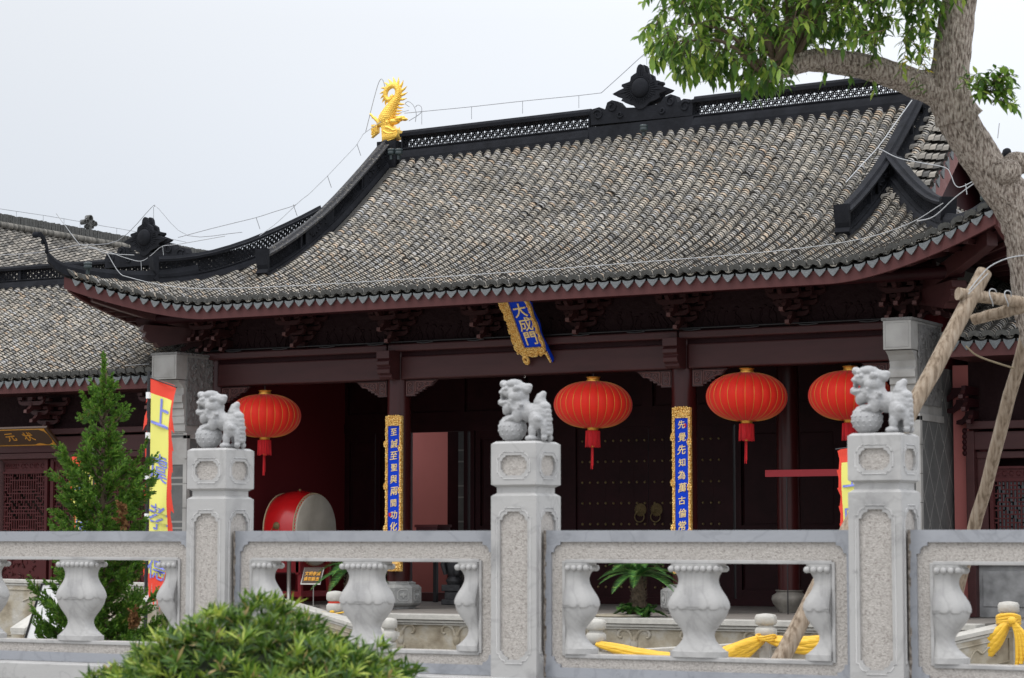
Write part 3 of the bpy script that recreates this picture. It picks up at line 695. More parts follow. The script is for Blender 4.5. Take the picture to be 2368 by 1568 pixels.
# carved corner brackets under the beams
def spandrel(x0, sg, w=.52):
    m_ = MB(); z1 = 3.99
    out = [(0, z1), (w, z1), (w-.055, z1-.045), (w-.10, z1-.09), (w*.72, z1-.09), (w*.62, z1-.11), (w*.62, z1-.135), (w*.52, z1-.135), (w*.52, z1-.165), (w*.4, z1-.165), (w*.4, z1-.195), (w*.30, z1-.195), (w*.30, z1-.225), (0, z1-.225)]
    m_.prism([(x0+sg*u, v) for u, v in out] if sg > 0 else [(x0-u, v) for u, v in out][::-1], XZ(28.42), 0, .05)
    loops = [[(.02, z1-.02), (.28*w, z1-.02), (.28*w, z1-.20), (.02, z1-.20), (.02, z1-.02)], [(.33*w, z1-.02), (w-.04, z1-.02), (w-.12, z1-.075), (.6*w, z1-.09), (.42*w, z1-.14), (.33*w, z1-.17), (.33*w, z1-.02)]]
    for L_ in loops: m_.tube([(x0+sg*u, 28.415, v) for u, v in L_], .009, 5, 1)
    for (cx, cz, r) in ((.14*w, -.07, .035), (.14*w, -.15, .03), (.45*w, -.07, .035), (.62*w, -.055, .026), (.78*w, -.045, .02), (.4*w, -.12, .02)):
        m_.tube([(x0+sg*(cx+math.cos(a)*r*(1-a/9)), 28.413, z1+cz+math.sin(a)*r*(1-a/9)) for a in np.arange(0, 6.6, .5)], .007, 5, 1)
    hb_(m_, 'corner_bracket', [mat('spandrel_ground%.0f' % (x0*10), (.05, .018, .018), .6), mat('spandrel_edge%.0f' % (x0*10), (.13, .055, .05), .55)])
for x0, sg in ((-17.88, -1), (-17.56, 1), (-13.37, -1), (-13.06, 1), (-20.8, 1), (-10.15, -1)): spandrel(x0, sg)
# bracket sets
EDG = mat('bracket_edge', (.12, .05, .045), .6)
BRK = mat('bracket_paint', (.034, .0115, .0115), .6, spec=.15)
def arm(mb, x, z, L_, w=.055, hk=.055, y0=28.42, dirv=(0, -1), tip=True):
    d = Vector((dirv[0], dirv[1], 0)).normalized(); l = Vector((-d.y, d.x, 0))
    prof = [(0, .105), (L_-.07, .105), (L_-.06, .05), (L_-.02, .005), (L_+.05, -.015), (L_+.055, -.062), (L_-.01, -.07), (L_-.07, -.035), (L_-.13, 0), (0, 0)] if tip else [(0, .10), (L_, .10), (L_, .045), (L_-.05, 0), (0, 0)]
    f = lambda u, v, q: Vector((x, y0, z))+d*u+Vector((0, 0, v))+l*q
    mb.prism(prof, f, -w/2, w/2, 0)
    if tip:                              # paler front edge
        pf = prof[2:7]; vs = [f(u+.002, v, q) for u, v in pf for q in (-w/2-.001, w/2+.001)]
        mb.add(vs, [(2*i, 2*i+1, 2*i+3, 2*i+2) for i in range(len(pf)-1)], 1)
def boat(mb, x, y, z, L_, h=.085, w=.05):
    prof = [(-L_/2, h), (-L_/2, h*.55), (-L_/2+.03, h*.22), (-L_/2+.08, 0), (L_/2-.08, 0), (L_/2-.03, h*.22), (L_/2, h*.55), (L_/2, h), (L_/2-.06, h*.72), (-L_/2+.06, h*.72)]
    mb.prism([(x+u, z+v) for u, v in prof], XZ(y), -w/2, w/2, 0)
    for s in (-1, 0, 1): mb.box(x+s*(L_/2-.045)-.045, x+s*(L_/2-.045)+.045, y-.045, y+.045, z+h, z+h+.045)
def bracket(x, scale=1, corner=0):
    m_ = MB()
    arm(m_, x, 4.58, .30); boat(m_, x, 28.36, 4.63, .40); boat(m_, x, 28.16, 4.70, .34)
    arm(m_, x, 4.73, .50); boat(m_, x, 28.38, 4.77, .62); boat(m_, x, 27.98, 4.83, .44); boat(m_, x, 28.18, 4.86, .64)
    arm(m_, x, 4.88, .62, tip=False); boat(m_, x, 27.84, 4.95, .56); boat(m_, x, 28.38, 4.90, .84)
    if corner:
        for dx in (-.22, .22): arm(m_, x+dx, 4.73, .42); arm(m_, x+dx, 4.58, .22)
        for z, L_ in ((4.60, .45), (4.73, .75), (4.87, 1.0)): arm(m_, x+corner*.1, z, L_, dirv=(corner*.75, -.66), w=.07)
        for z, L_ in ((4.60, .35), (4.73, .55), (4.87, .7)): arm(m_, x+corner*.1, z, L_, y0=28.5, dirv=(corner, 0)); arm(m_, x+corner*.1, z, L_, y0=28.75, dirv=(corner, 0))
        m_.box(x-.1, x+.1, 28.3, 28.6, 4.5, 5.0)
    m_.box(x-.07, x+.07, 28.3, 28.43, 4.515, 4.60)
    hb_(m_, 'bracket_set', [BRK, EDG])
for x in (-19.30, -17.68, -16.16, -14.66, -13.15, -11.55): bracket(x)
bracket(-20.85, corner=-1); bracket(-10.0, corner=1)
# great corner beams under the upturned eaves
for sg, cx in ((-1, -22.1), (1, -8.45)):
    x0 = XL if sg < 0 else XR; a = Vector((x0, 28.5, 4.86)); b = Vector((cx, 26.95, 5.2)); d = b-a; d.z = 0; d.normalize()
    m_ = MB(); pts = [a.lerp(b, t)+Vector((0, 0, .12*t*t)) for t in np.linspace(0, 1, 6)]
    m_.sweep(pts, [(-.07, -.10), (-.07, .12), (.07, .12), (.07, -.10)])
    q = a.lerp(b, .50); L_ = (q-a).length
    prof = [(0, .02), (L_+.18, .06), (L_+.20, -.02), (L_+.14, -.05), (L_+.17, -.12), (L_+.09, -.19), (L_+.0, -.20), (L_-.06, -.27), (L_-.15, -.25), (0, -.1)]
    l = Vector((d.y, -d.x, 0)); m_.prism(prof, lambda u, v, w_: a+d*u+Vector((0, 0, v-.02))+l*w_, -.10, .10); hb_(m_, 'corner_beam', BEAMP, bevel=.006)
m_ = MB(); m_.tube([(XL-.9, 27.75, 5.0), (XR+.9, 27.75, 5.03)], .085, 10); m_.tube([(XL-.3, 28.45, 5.2), (XR+.3, 28.45, 5.2)], .09, 10); hb_(m_, 'purlins', DARKW)
# end walls, ceiling, door line
m_ = MB(); m_.box(XL-.28, XL+.03, 28.62, 32.1, PZ, 4.95); hb_(m_, 'end_wall', INNER)
m_ = MB(); m_.box(XR-.03, XR+.28, 28.62, 32.1, PZ, 4.95); hb_(m_, 'end_wall', INNER)
m_ = MB(); m_.box(XL, XR, 28.6, 32.1, 4.6, 4.66)
for x in (-20.3, -19.0, -17.7, -16.2, -14.7, -13.2, -11.6): m_.box(x-.09, x+.09, 28.6, 31.95, 4.3, 4.6)
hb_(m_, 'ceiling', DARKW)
def leaf(mb, x0, x1, z0, z1, y=WY, rails=(.0,), st=.09, th=.05, panels=((.05, .38), (.42, .95))):
    """framed door leaf with sunk panels"""
    H_ = z1-z0; mb.box(x0, x0+st, y-.03, y+th, z0, z1); mb.box(x1-st, x1, y-.03, y+th, z0, z1)
    zz = [0]; 
    for a, b in panels: zz += [a, b]
    zz.append(1)
    for a, b in zip(zz[::2], zz[1::2]): mb.box(x0+st, x1-st, y-.028, y+th, z0+a*H_, z0+b*H_)
    for a, b in panels:
        mb.box(x0+st, x1-st, y+.02, y+th, z0+a*H_, z0+b*H_)
        xa, xb, za, zb = x0+st+.02, x1-st-.02, z0+a*H_+.02, z0+b*H_-.02
        mb.tube([(xa, y+.018, za), (xb, y+.018, za), (xb, y+.018, zb), (xa, y+.018, zb), (xa, y+.018, za)], .009, 4, sm=False)
DT = 3.43
for a, b in ((-20.92, -20.34), (-20.32, -19.73), (-18.46, -17.74), (-17.72, -17.0), (-14.0, -13.14), (-13.12, -12.36), (-12.1, -11.3), (-11.28, -10.3)):
    m_ = MB(); leaf(m_, a, b, .85, DT); hb_(m_, 'panel_door', DARKW)
m_ = MB()
for x in (-19.72, -18.62, -18.5, -14.06): m_.box(x-.035, x+.035, WY-.06, WY+.08, .85, DT)
for a, b in ((-17.0, -16.66), (-12.38, -12.08)): m_.box(a, b, WY-.06, WY+.08, .85, DT)
for a, b in ((XL, -19.7), (-18.64, XR)): m_.box(a, b, WY-.05, WY+.09, PZ, .85)
m_.box(XL, XR, WY-.05, WY+.09, DT, DT+.16)
hb_(m_, 'door_frame', DARKW)
m_ = MB(); m_.box(-19.7, -18.64, WY-.05, WY+.09, PZ, .88); hb_(m_, 'threshold', BEAMP)
m_ = MB(); x = XL
while x < XR-.3: leaf(m_, x, min(x+1.1, XR), DT+.16, 4.6, panels=((.15, .85),)); x += 1.1
hb_(m_, 'transom_panels', DARKW)
for k, (a, b) in enumerate(((-16.66, -15.44), (-15.43, -14.1))):
    m_ = MB(); m_.box(a, b, WY-.02, WY+.04, .85, DT)
    for x in np.linspace(a, b, 6)[1:-1]: m_.box(x-.002, x+.002, WY-.022, WY-.019, .85, DT)
    o = hb_(m_, 'studded_door', DARKW)
    s_ = MB()
    for z in np.arange(1.0, 3.4, .318):
        for x in np.arange(a+.1, b-.05, .133): s_.ell((x, WY-.022, z), (.021, .024, .021), 8)
    s_.build('door_studs', STUD, o)
    kx = b-.13 if k == 0 else a+.13; kz = 2.17
    s_ = MB(); s_.lathe([(.125, 0), (.12, .012), (.09, .02), (.085, .03), (.05, .05), (.0, .055)], 20)
    for q in range(18): s_.ell((.118*math.cos(q*.349), .118*math.sin(q*.349), .012), (.014, .014, .012), 6)
    for q in ((-.035, .04), (.035, .04)): s_.ell((q[0], q[1], .05), (.018, .018, .015), 8)
    s_.ell((0, .0, .06), (.03, .02, .02), 8); s_.ell((0, -.045, .05), (.05, .02, .02), 8)
    kn = s_.build('door_knocker', BRASS, o); kn.matrix_local = Matrix.Translation((kx, WY-.02, kz))@Matrix.Rotation(R(90), 4, 'X')@Matrix.Scale(.78, 4)
    s_ = MB(); s_.tube([(kx+.08*math.cos(a_), WY-.065, kz-.105+.08*math.sin(a_)) for a_ in np.linspace(0, 2*math.pi, 25)], .009, 6, cap=False); s_.build('knocker_ring', BRASS, o)
# front corner piers, corbelled outwards at the top
def pier(x0, x1, side_x, label, tile_mat):
    t = thing('stone_pier', label, 'pier', ((x0+x1)/2, 28.2, .745)); off = Matrix.Translation((-(x0+x1)/2, -28.2, -.745))
    def pb(m_, n, mt, **k): o = m_.build(n, mt, t, **k); o.location = (-(x0+x1)/2, -28.2, -.745); return o
    Y0 = 27.72; m_ = MB()
    prof = [(28.62, 3.28), (Y0, 3.28), (Y0, 3.30), (Y0-.02, 3.31), (Y0-.02, 3.42), (Y0-.04, 3.425), (Y0-.04, 3.53), (Y0-.05, 3.54), (Y0-.05, 3.64), (Y0-.075, 3.65), (Y0-.075, 3.73), (Y0-.10, 3.735), (Y0-.10, 3.83), (Y0-.06, 3.86), (Y0-.07, 3.94), (Y0-.13, 4.01), (Y0-.215, 4.06), (28.62, 4.06)]
    xa, xb = x0+.01, x1-.01
    m_.prism(prof, YZ(xa), 0, xb-xa); pb(m_, 'corbel', PIER, bevel=.004)
    m_ = MB(); m_.box(x0, x1, Y0-.26, 28.62, 4.07, 4.43); m_.tube([(x0+.03, Y0-.262, 4.10), (x1-.03, Y0-.262, 4.10), (x1-.03, Y0-.262, 4.40), (x0+.03, Y0-.262, 4.40), (x0+.03, Y0-.262, 4.10)], .005, 4)
    pb(m_, 'pier_head', PIER, bevel=.005)
    m_ = MB(); m_.box(x0-.02, x1+.02, Y0-.27, 28.62, 4.43, 4.465)
    m_.box(x1-.001, x1+.012, Y0+.0, 28.55, 3.40, 4.40)
    rg = random.Random(5)
    for k in range(46):
        y, z = rg.uniform(Y0, 28.5), rg.uniform(3.5, 4.36); p = Vector((x1+.012, y, z)); pts = [p]
        for j in range(4): p = p+Vector((0, rg.uniform(-.05, .05), rg.uniform(-.03, .06))); pts.append(p)
        m_.tube(pts, [.014, .018, .014, .01, .006], 5)
    pb(m_, 'carved_relief', PIERC)
    m_ = MB(); m_.box(x0, x1, Y0, 28.62, .745, 3.275); pb(m_, 'shaft', tile_mat)
    m_ = MB()
    for z in np.arange(.745, 3.2, .36): m_.box(x1-.05, x1+.018, Y0-.012, Y0+.07, z, z+.352); 
    m_.box(x1-.05, x1+.018, Y0-.012, 28.62, 3.20, 3.285)
    for z in np.arange(.745, 3.2, .36): m_.box(x0-.01, x0+.06, Y0-.012, Y0+.05, z, z+.352)
    m_.box(x0+.02, x1-.02, Y0-.010, Y0+.05, 2.82, 3.22)
    pb(m_, 'edge_stones', PIER, bevel=.004)
    return t
pier(-21.37, -20.92, 1, 'grey stone pier at the left end of the gate hall with a carved relief head', DIAM)
pier(-10.02, -9.66, 1, 'grey stone pier at the right end of the gate hall behind the wooden prop', DIAM)
m_ = MB(); m_.box(-9.98, -9.655, 28.62, 29.2, .745, 3.9); hb_(m_, 'tiled_side_wall', DIAM)
m_ = MB(); m_.box(-9.70, -9.62, 29.2, 29.27, .745, 3.9); hb_(m_, 'tiled_wall_edge', PIER)
# terrace and floor
tr_ = thing('stone_terrace', 'carved stone terrace carrying the gate hall with a pale moulded edge', 'terrace', (C, 27, 0))
def tb(m_, n, mt, **k): o = m_.build(n, mt, tr_, **k); o.location = (-C, -27, 0); return o
m_ = MB(); m_.box(-22, -8.6, 26.52, 37, .2, PZ-.004); tb(m_, 'floor', FLOOR)
m_ = MB(); m_.box(-22.05, -8.55, 26.40, 26.75, PZ-.07, PZ); m_.box(-22.04, -8.56, 26.43, 26.7, PZ-.11, PZ-.075); m_.box(-22.03, -8.57, 26.46, 26.7, PZ-.14, PZ-.115); tb(m_, 'edge_moulding', COPING, bevel=.008)
m_ = MB(); m_.box(-22, -8.6, 26.5, 26.6, .2, PZ-.13)
for k, cx in enumerate(np.arange(-21.6, -8.8, .86)):      # ram-horn scroll reliefs
    z = .52
    for sg in (-1, 1):
        pts = [(cx+sg*u, 26.495, z+v) for u, v in ((.02, -.05), (.05, .03), (.10, .075), (.17, .08), (.215, .04), (.21, -.01), (.17, -.02))]
        m_.tube(catmull(pts, 4), [.022]*20+[.016]*5, 6)
    m_.tube(catmull([(cx+u, 26.49, z+.085+v) for u, v in ((-.24, .0), (-.16, .018), (-.09, -.01), (0, .012), (.09, -.01), (.16, .018), (.24, 0))], 4), .012, 5)
    m_.ell((cx, 26.5, z-.09), (.06, .02, .10), 8); m_.box(cx-.07, cx+.07, 26.475, 26.5, .30, .34); m_.box(cx-.05, cx+.05, 26.48, 26.5, .25, .30)
tb(m_, 'carved_face', TERR)
cy = MB(); cy.box(-60, 40, 11.2, 120, .004, .22); o = cy.build('courtyard_paving', PAVE); tag(o, kind='structure')

# ================================================================== SIDE WINGS
def lattice_leaf(mb, x0, x1, z0, z1, y, cell=.052, seed=1):
    nx = max(4, int(round((x1-x0)/cell))); nx += nx % 2; nz = int(round((z1-z0)/cell)); dx, dz = (x1-x0)/nx, (z1-z0)/nz; w = .009
    H = lambda i0, i1, j: mb.box(x0+i0*dx, x0+i1*dx, y-.018, y+.006, z0+j*dz-w, z0+j*dz+w)
    V = lambda i, j0, j1: mb.box(x0+i*dx-w, x0+i*dx+w, y-.016, y+.004, z0+j0*dz, z0+j1*dz)
    half = nx//2
    for j in range(nz+1):
        k = j % 6
        for side_ in (0, 1):
            f = (lambda i: i) if side_ == 0 else (lambda i: nx-i)
            spans = {0: [(0, 3), (half-2, half)], 1: [(1, 4)], 2: [(0, 1), (3, half)], 3: [(0, 4)], 4: [(2, half)], 5: [(0, 2), (4, half)]}[k]
            for a, b in spans:
                a, b = min(a, half), min(b, half)
                if b > a: H(*sorted((f(a), f(b))), j)
    for i in range(nx+1):
        j = (i*2) % 3
        while j < nz:
            L_ = (2, 4, 3)[(i*7+j) % 3]; V(i, j, min(nz, j+L_)); j += L_+(1 if (i+j) % 2 else 0)
def lattice_door(parent, x0, x1, z0, z1, y, frac, dx, name='lattice_door'):
    m_ = MB(); st = .06
    m_.box(x0, x0+st, y-.04, y+.03, z0, z1); m_.box(x1-st, x1, y-.04, y+.03, z0, z1)
    za, zb = z0+(z1-z0)*frac, z1-.22
    for a, b in ((z0, z0+.08), (za-.12, za-.06), (za-.03, za), (zb, zb+.035), (z1-.04, z1)): m_.box(x0+st, x1-st, y-.035, y+.025, a, b)
    m_.box(x0+st, x1-st, y-.008, y+.02, zb+.03, z1-.03); m_.box(x0+st, x1-st, y-.01, y+.02, z0+.07, za-.05)
    o = m_.build(name, LATT, parent); o.location = dx
    m_ = MB(); lattice_leaf(m_, x0+st, x1-st, za, zb, y); m_.build('lattice', LATT, o)
    m_ = MB(); rg = random.Random(int(x0*100))
    for k in range(14): 
        cx, cz = rg.uniform(x0+st+.06, x1-st-.06), zb+.13-.01; m_.tube([(cx+math.cos(a)*.03, y-.012, cz+math.sin(a)*.035) for a in np.arange(0, 5.5, .6)], .006, 4)
    for k in range(40):
        cx, cz = rg.uniform(x0+st+.04, x1-st-.04), rg.uniform(z0+.12, za-.18); m_.tube([(cx+rg.uniform(-.05, .05), y-.014, cz+rg.uniform(-.05, .05)) for q in range(4)], [.01, .014, .01, .004], 4)
    m_.build('carved_panel', LATT, o)
    return o
def wing_roof(t, loc, x0, x1, ye, ze, yr, zr, seedx, lattice=True, tiles=(None, None), rx=None):
    inv = (-loc[0], -loc[1], -loc[2])
    def P_(X, v): Y = lerp(ye, yr, v); return Vector((X, Y, ze+(zr-ze)*(v*.80+v*v*.20)))
    def pb(m_, n, mt, **k): o = m_.build(n, mt, t, **k); o.location = inv; return o
    m_ = MB(); sheet(lambda u, v: P_(u, v)-Vector((0, 0, .012)), np.linspace(x0, x1, 4), np.linspace(0, 1, 8), m_)
    sheet(lambda u, v: Vector((u, 2*yr-P_(u, v).y, P_(u, v).z-.012)), np.linspace(x0, x1, 4), np.linspace(0, 1, 8), m_)
    bed = pb(m_, 'roof_bed', BED)
    L_ = (P_(0, 1)-P_(0, 0)).length; rows = []
    xs_ = np.arange(tiles[0] or x0, tiles[1] or x1, PITCH)
    for X in xs_: rows.append((lambda s, X=X: P_(X, 1-s/L_), lambda s, X=X: P_(X+PITCH/2, 1-s/L_), L_, Vector((1, 0, 0))))
    tile_rows(rows, PITCH, .06, bed)
    m_ = MB(); m_.box(x0, x1, ye-.05, ye, ze-.21, ze-.045); pb(m_, 'eave_board', MAROON)
    a, b = MB(), MB()
    drip_row(a, [(Vector((x+PITCH/2, ye-.05, ze-.012)), Vector((1, 0, 0))) for x in xs_], S_, PITCH*.86, .13, 0); edge_caps(b, [(Vector((x, ye-.05, ze+.015)), Vector((1, 0, 0))) for x in xs_], S_, PITCH*.98)
    pb(a, 'drip_tiles', DRIP); pb(b, 'edge_tiles', EDGE)
    m_ = MB(); m_.box(x0, x1, ye, ye+1.5, ze-.2, ze-.17); pb(m_, 'soffit_boards', BEAMP)
    r_, _, _ = ridge('roof_ridge', t, [(x, yr, zr) for x in np.linspace(rx[0] if rx else x0, rx[1] if rx else x1, 5)], .15, .17, .09, wd=.2, panels=3); r_.location = inv
    return pb
# --- left wing
LA = (-25.5, 28.6, .745)
wa = thing('side_wing', 'lower tiled left side wing with dark red lattice doors', 'wing building', LA)
pb = wing_roof(wa, LA, -31.5, -21.2, 27.8, 4.18, 31.6, 6.12, 0, rx=(-31, -20.4))
f2 = flower(wa, (-24.62, 31.5, 6.83), .95); f2.location = (-LA[0], -LA[1], -LA[2])
m_ = MB(); m_.box(-31, -21.3, 28.6, 28.72, 3.44, 4.1); pb(m_, 'frieze_board', DARKC)
m_ = MB(); m_.box(-31, -21.3, 28.45, 28.7, 3.36, 3.45); m_.box(-31, -21.3, 28.52, 28.7, 3.08, 3.33); m_.box(-31, -21.3, 28.48, 28.7, 2.985, 3.075); pb(m_, 'beams', BEAMP, bevel=.01)
for x in (-24.27, -22.28, -26.3):
    pass
for x in (-24.20, -21.85):
    m_ = MB(); y0 = 28.6
    for z, L_ in ((3.46, .26), (3.60, .46), (3.74, .6)): arm(m_, x, z, L_, y0=y0)
    for z, yy, L_ in ((3.52, 28.5, .42), (3.66, 28.3, .36), (3.66, 28.52, .6), (3.8, 28.1, .5), (3.8, 28.5, .8)): boat(m_, x, yy, z, L_)
    pb(m_, 'bracket_set', [BEAMP, EDG])
inv = (-LA[0], -LA[1], -LA[2])
for k in range(6):
    x0 = -28.30+k*1.015+(.03 if k > 3 else 0); lattice_door(wa, x0, x0+.985, .85, 2.98, 28.62, .36, inv)
m_ = MB(); 
for x in (-28.32, -22.16, -25.28): m_.lathe([(.12, .75), (.12, 3.4)], 14, (x, 28.66, 0))
pb(m_, 'posts', BEAMP)
m_ = MB(); m_.box(-31, -21.4, 28.95, 29.0, .745, 3.5); pb(m_, 'back_board', mat('warm_dark_wood', (.03, .012, .006), .6))
m_ = MB(); m_.box(-31.2, -21.4, 26.9, 34, .22, .745); pb(m_, 'plinth', TERR)
m_ = MB(); m_.box(-31.3, -31, 27.9, 35.2, .745, 5.0); pb(m_, 'end_wall', PINK)
# plaque over the wing doors
def plaque(label, name, cen, wd, ht, tilt, chars, fr, face, letters, vertical=False, boxed=True, parent_group=None, csize=.2, rake=0):
    t = thing(name, label, 'plaque', cen); t.rotation_euler = (tilt, 0, 0)
    m_ = MB(); m_.box(-wd/2, wd/2, 0, .04, -ht/2, ht/2); m_.build('board', face, t, bevel=.004)
    return t
pq = plaque('dark board with gold characters over the left wing doors, cut off by the picture edge', 'name_plaque', (-24.52, 27.98, 3.30), 1.72, .42, R(52), '', None, SIGNB, GOLDP)
m_ = MB(); a, b = .80, .185
m_.tube([(-a, -.004, -b), (a, -.004, -b), (a, -.004, b), (-a, -.004, b), (-a, -.004, -b)], .007, 4, sm=False)
for sx in (-1, 1):
    for sz in (-1, 1): m_.prism([(sx*a, sz*b), (sx*(a-.13), sz*b), (sx*(a-.08), sz*(b-.03)), (sx*(a-.035), sz*(b-.05)), (sx*(a-.02), sz*(b-.09)), (sx*a, sz*(b-.12))][::(1 if sx*sz > 0 else -1)], XZ(-.006), 0, .006)
for sx in (-1, 1): m_.prism([(sx*.5-.12, -b), (sx*.5+.12, -b), (sx*.5+.05, -b+.03), (sx*.5, -b+.04), (sx*.5-.05, -b+.03)], XZ(-.006), 0, .006)
m_.build('gold_border', GOLDT, pq)
join_texts([('状', .21, (.38, 0), 0, (1, 1)), ('元', .21, (.02, 0), 0, (1, 1)), ('閣', .21, (-.34, 0), 0, (1, 1))], 'lettering', GOLDT, pq)
# --- right wing
LC = (-6, 28.9, .745)
wc = thing('side_wing', 'right side wing with red wall and lattice window behind the wooden props', 'wing building', LC)
pb = wing_roof(wc, LC, -9.35, -1.0, 27.8, 4.18, 31.6, 6.12, 0, tiles=(-9.3, -2.5), rx=(-9.3, -1))
m_ = MB(); m_.box(-9.615, -9.41, 28.9, 29.1, .745, 3.95); pb(m_, 'red_wall', PINK)
m_ = MB(); m_.box(-9.41, -1, 28.9, 29.05, 3.2, 4.0); pb(m_, 'frieze_board', DARKC)
m_ = MB(); m_.box(-9.38, -1, 28.7, 28.98, 3.12, 3.22); m_.box(-9.38, -1, 28.78, 28.98, 2.86, 3.09); m_.box(-9.41, -9.3, 28.75, 29, .745, 3.1); m_.box(-9.3, -1, 28.84, 29, 2.75, 2.84)
m_.box(-9.3, -9.16, 28.86, 29, 1.5, 2.78); m_.box(-9.3, -1, 28.82, 29, 1.40, 1.52); pb(m_, 'timber_frame', BEAMP, bevel=.008)
m_ = MB(); 
for z, L_ in ((3.25, .30), (3.40, .5), (3.55, .6)): arm(m_, -9.3, z, L_, y0=28.9); arm(m_, -9.3, z, L_*.6, y0=28.8, dirv=(-1, 0))
for q in range(5): m_.ell((-9.42, 28.76, 3.1-q*.07), (.035, .05, .04), 8)
pb(m_, 'bracket_set', [DARKW, BEAMP])
inv = (-LC[0], -LC[1], -LC[2])
for k in range(8):
    x0 = -9.14+k*.62; m_ = MB(); m_.box(x0, x0+.05, 28.86, 28.95, 1.52, 2.76); m_.box(x0+.55, x0+.6, 28.86, 28.95, 1.52, 2.76); m_.box(x0, x0+.6, 28.87, 28.95, 2.62, 2.65); m_.box(x0, x0+.6, 28.87, 28.95, 2.46, 2.5); m_.box(x0+.05, x0+.55, 28.9, 28.94, 2.5, 2.62)
    for q in range(5): m_.tube([(x0+.1+q*.09+math.cos(a)*.03, 28.895, 2.56+math.sin(a)*.03) for a in np.arange(0, 5.5, .6)], .006, 4)
    o = pb(m_, 'lattice_window', LATT); m_ = MB(); lattice_leaf(m_, x0+.05, x0+.55, 1.52, 2.46, 28.9); m_.build('lattice', LATT, o)
    m_ = MB(); m_.box(x0+.02, x0+.58, 28.965, 28.975, 1.5, 2.5); m_.build('pane', mat('window_glass', (.015, .017, .018), .06, spec=.7), o)
m_ = MB(); m_.box(-9.41, -1, 28.88, 29.05, .745, 1.40); m_.box(-9.25, -8.0, 28.865, 28.9, .88, 1.33); pb(m_, 'stone_dado', GSTONE, bevel=.006)
m_ = MB(); m_.box(-9.3, -1, 29.3, 29.35, .745, 4); pb(m_, 'back_board', DARKW)
m_ = MB(); m_.box(-8.55, -1, 27.2, 34, .22, .745); pb(m_, 'plinth', GSTONE)
m_ = MB(); m_.box(-9.35, -9.2, 29.1, 34, 3.0, 5.0); pb(m_, 'roof_wall', DARKW)
# --- transverse building behind the left wing
LB = (-32, 42, .2)
wb = thing('rear_building', 'weathered tiled roof with a plain dark ridge rising behind the left wing', 'temple building', LB)
inv = (-LB[0], -LB[1], -LB[2])
def PB(v, Y): return Vector((lerp(-32, -26.6, v), Y, 8.0-3.3*(v*1.18-v*v*.18)))
def pbb(m_, n, mt, **k): o = m_.build(n, mt, wb, **k); o.location = inv; return o
m_ = MB(); sheet(lambda u, v: PB(v, u)-Vector((0, 0, .012)), np.linspace(34.2, 62, 12), np.linspace(0, 1, 8), m_); sheet(lambda u, v: Vector((-64-PB(v, u).x, u, PB(v, u).z-.012)), np.linspace(34.2, 62, 12), np.linspace(0, 1, 8), m_)
bed = pbb(m_, 'roof_bed', BED); Lb = (PB(1, 0)-PB(0, 0)).length
tile_rows([(lambda s, Y=Y: PB(s/Lb*.999, Y), lambda s, Y=Y: PB(s/Lb*.999, Y+.1), Lb, Vector((0, -1, 0))) for Y in np.arange(34.3, 58, .205)], .205, .075, bed, tmat=DIMT)
m_ = MB()
for Y in np.arange(34.2, 60, .028): m_.box(-32.07, -31.93+random.uniform(-.01, .01), Y, Y+.022, 8.12, 8.30+random.uniform(-.012, .012))
pbb(m_, 'upright_ridge_tiles', EDGE)
m_ = MB()
for Y in np.arange(34.2, 60, .045): m_.ell((-31.86, Y, 8.06), (.07, .024, .07), 6)
pbb(m_, 'ridge_roll', mat('old_roll_tile', rough=.9, island=True, ramp=[(0, (.08, .078, .07)), (1, (.24, .225, .20))])); m_ = MB(); m_.box(-32.1, -31.9, 34.2, 62, 7.9, 8.12); pbb(m_, 'ridge_base', EDGE)
m_ = MB(); p = atX(205, 545, -32)
for q, (dy, dz, r) in enumerate(((0, .42, .13), (-.16, .30, .09), (.16, .30, .09), (-.3, .27, .09), (0, .22, .08), (.28, .27, .09), (-.1, .14, .06), (.12, .14, .06))):
    m_.lathe([(r, -.08), (r, .08), (r*.8, .08), (r*.8, -.07)], 12, (0, 0, 0)); n_ = len(m_.v)-4*12*1
    # turn the ring so its opening faces +X
    st_ = len(m_.v)-4*12-24
    for i in range(st_, len(m_.v)): x, y, z = m_.v[i]; m_.v[i] = (p.x+z*.7, p.y+(y+dy)*.6, 8.28+(dz+x)*.62)
m_.box(p.x-.05, p.x+.05, p.y-.04, p.y+.04, 8.2, 8.5)
pbb(m_, 'tile_finial', EDGE)
m_ = MB(); m_.box(-36.5, -27.2, 35, 61, .2, 4.9); pbb(m_, 'walls', PINK)
# red court wall glimpsed through the open door
m_ = MB(); m_.box(-26.5, -21.75, 37.0, 37.3, .22, 4.2); o = m_.build('court_wall', PINK); tag(o, 'plain red washed wall seen through the open door of the gate hall', 'wall')
m_ = MB(); m_.box(-21.74, -21.50, 36.64, 37.0, .22, 4.2); m_.box(-21.31, -20.6, 36.64, 37.0, .22, 4.2); o = m_.build('dark_timber_posts', DARKW); tag(o, 'dark timber jambs beyond the open doorway either side of the tiled pier', 'door jamb')
m_ = MB(); m_.box(-21.49, -21.32, 36.6, 37.0, .22, 4.2); o = m_.build('tiled_pier', DIAM); tag(o, 'narrow grey diamond tiled pier seen through the open door', 'pier')

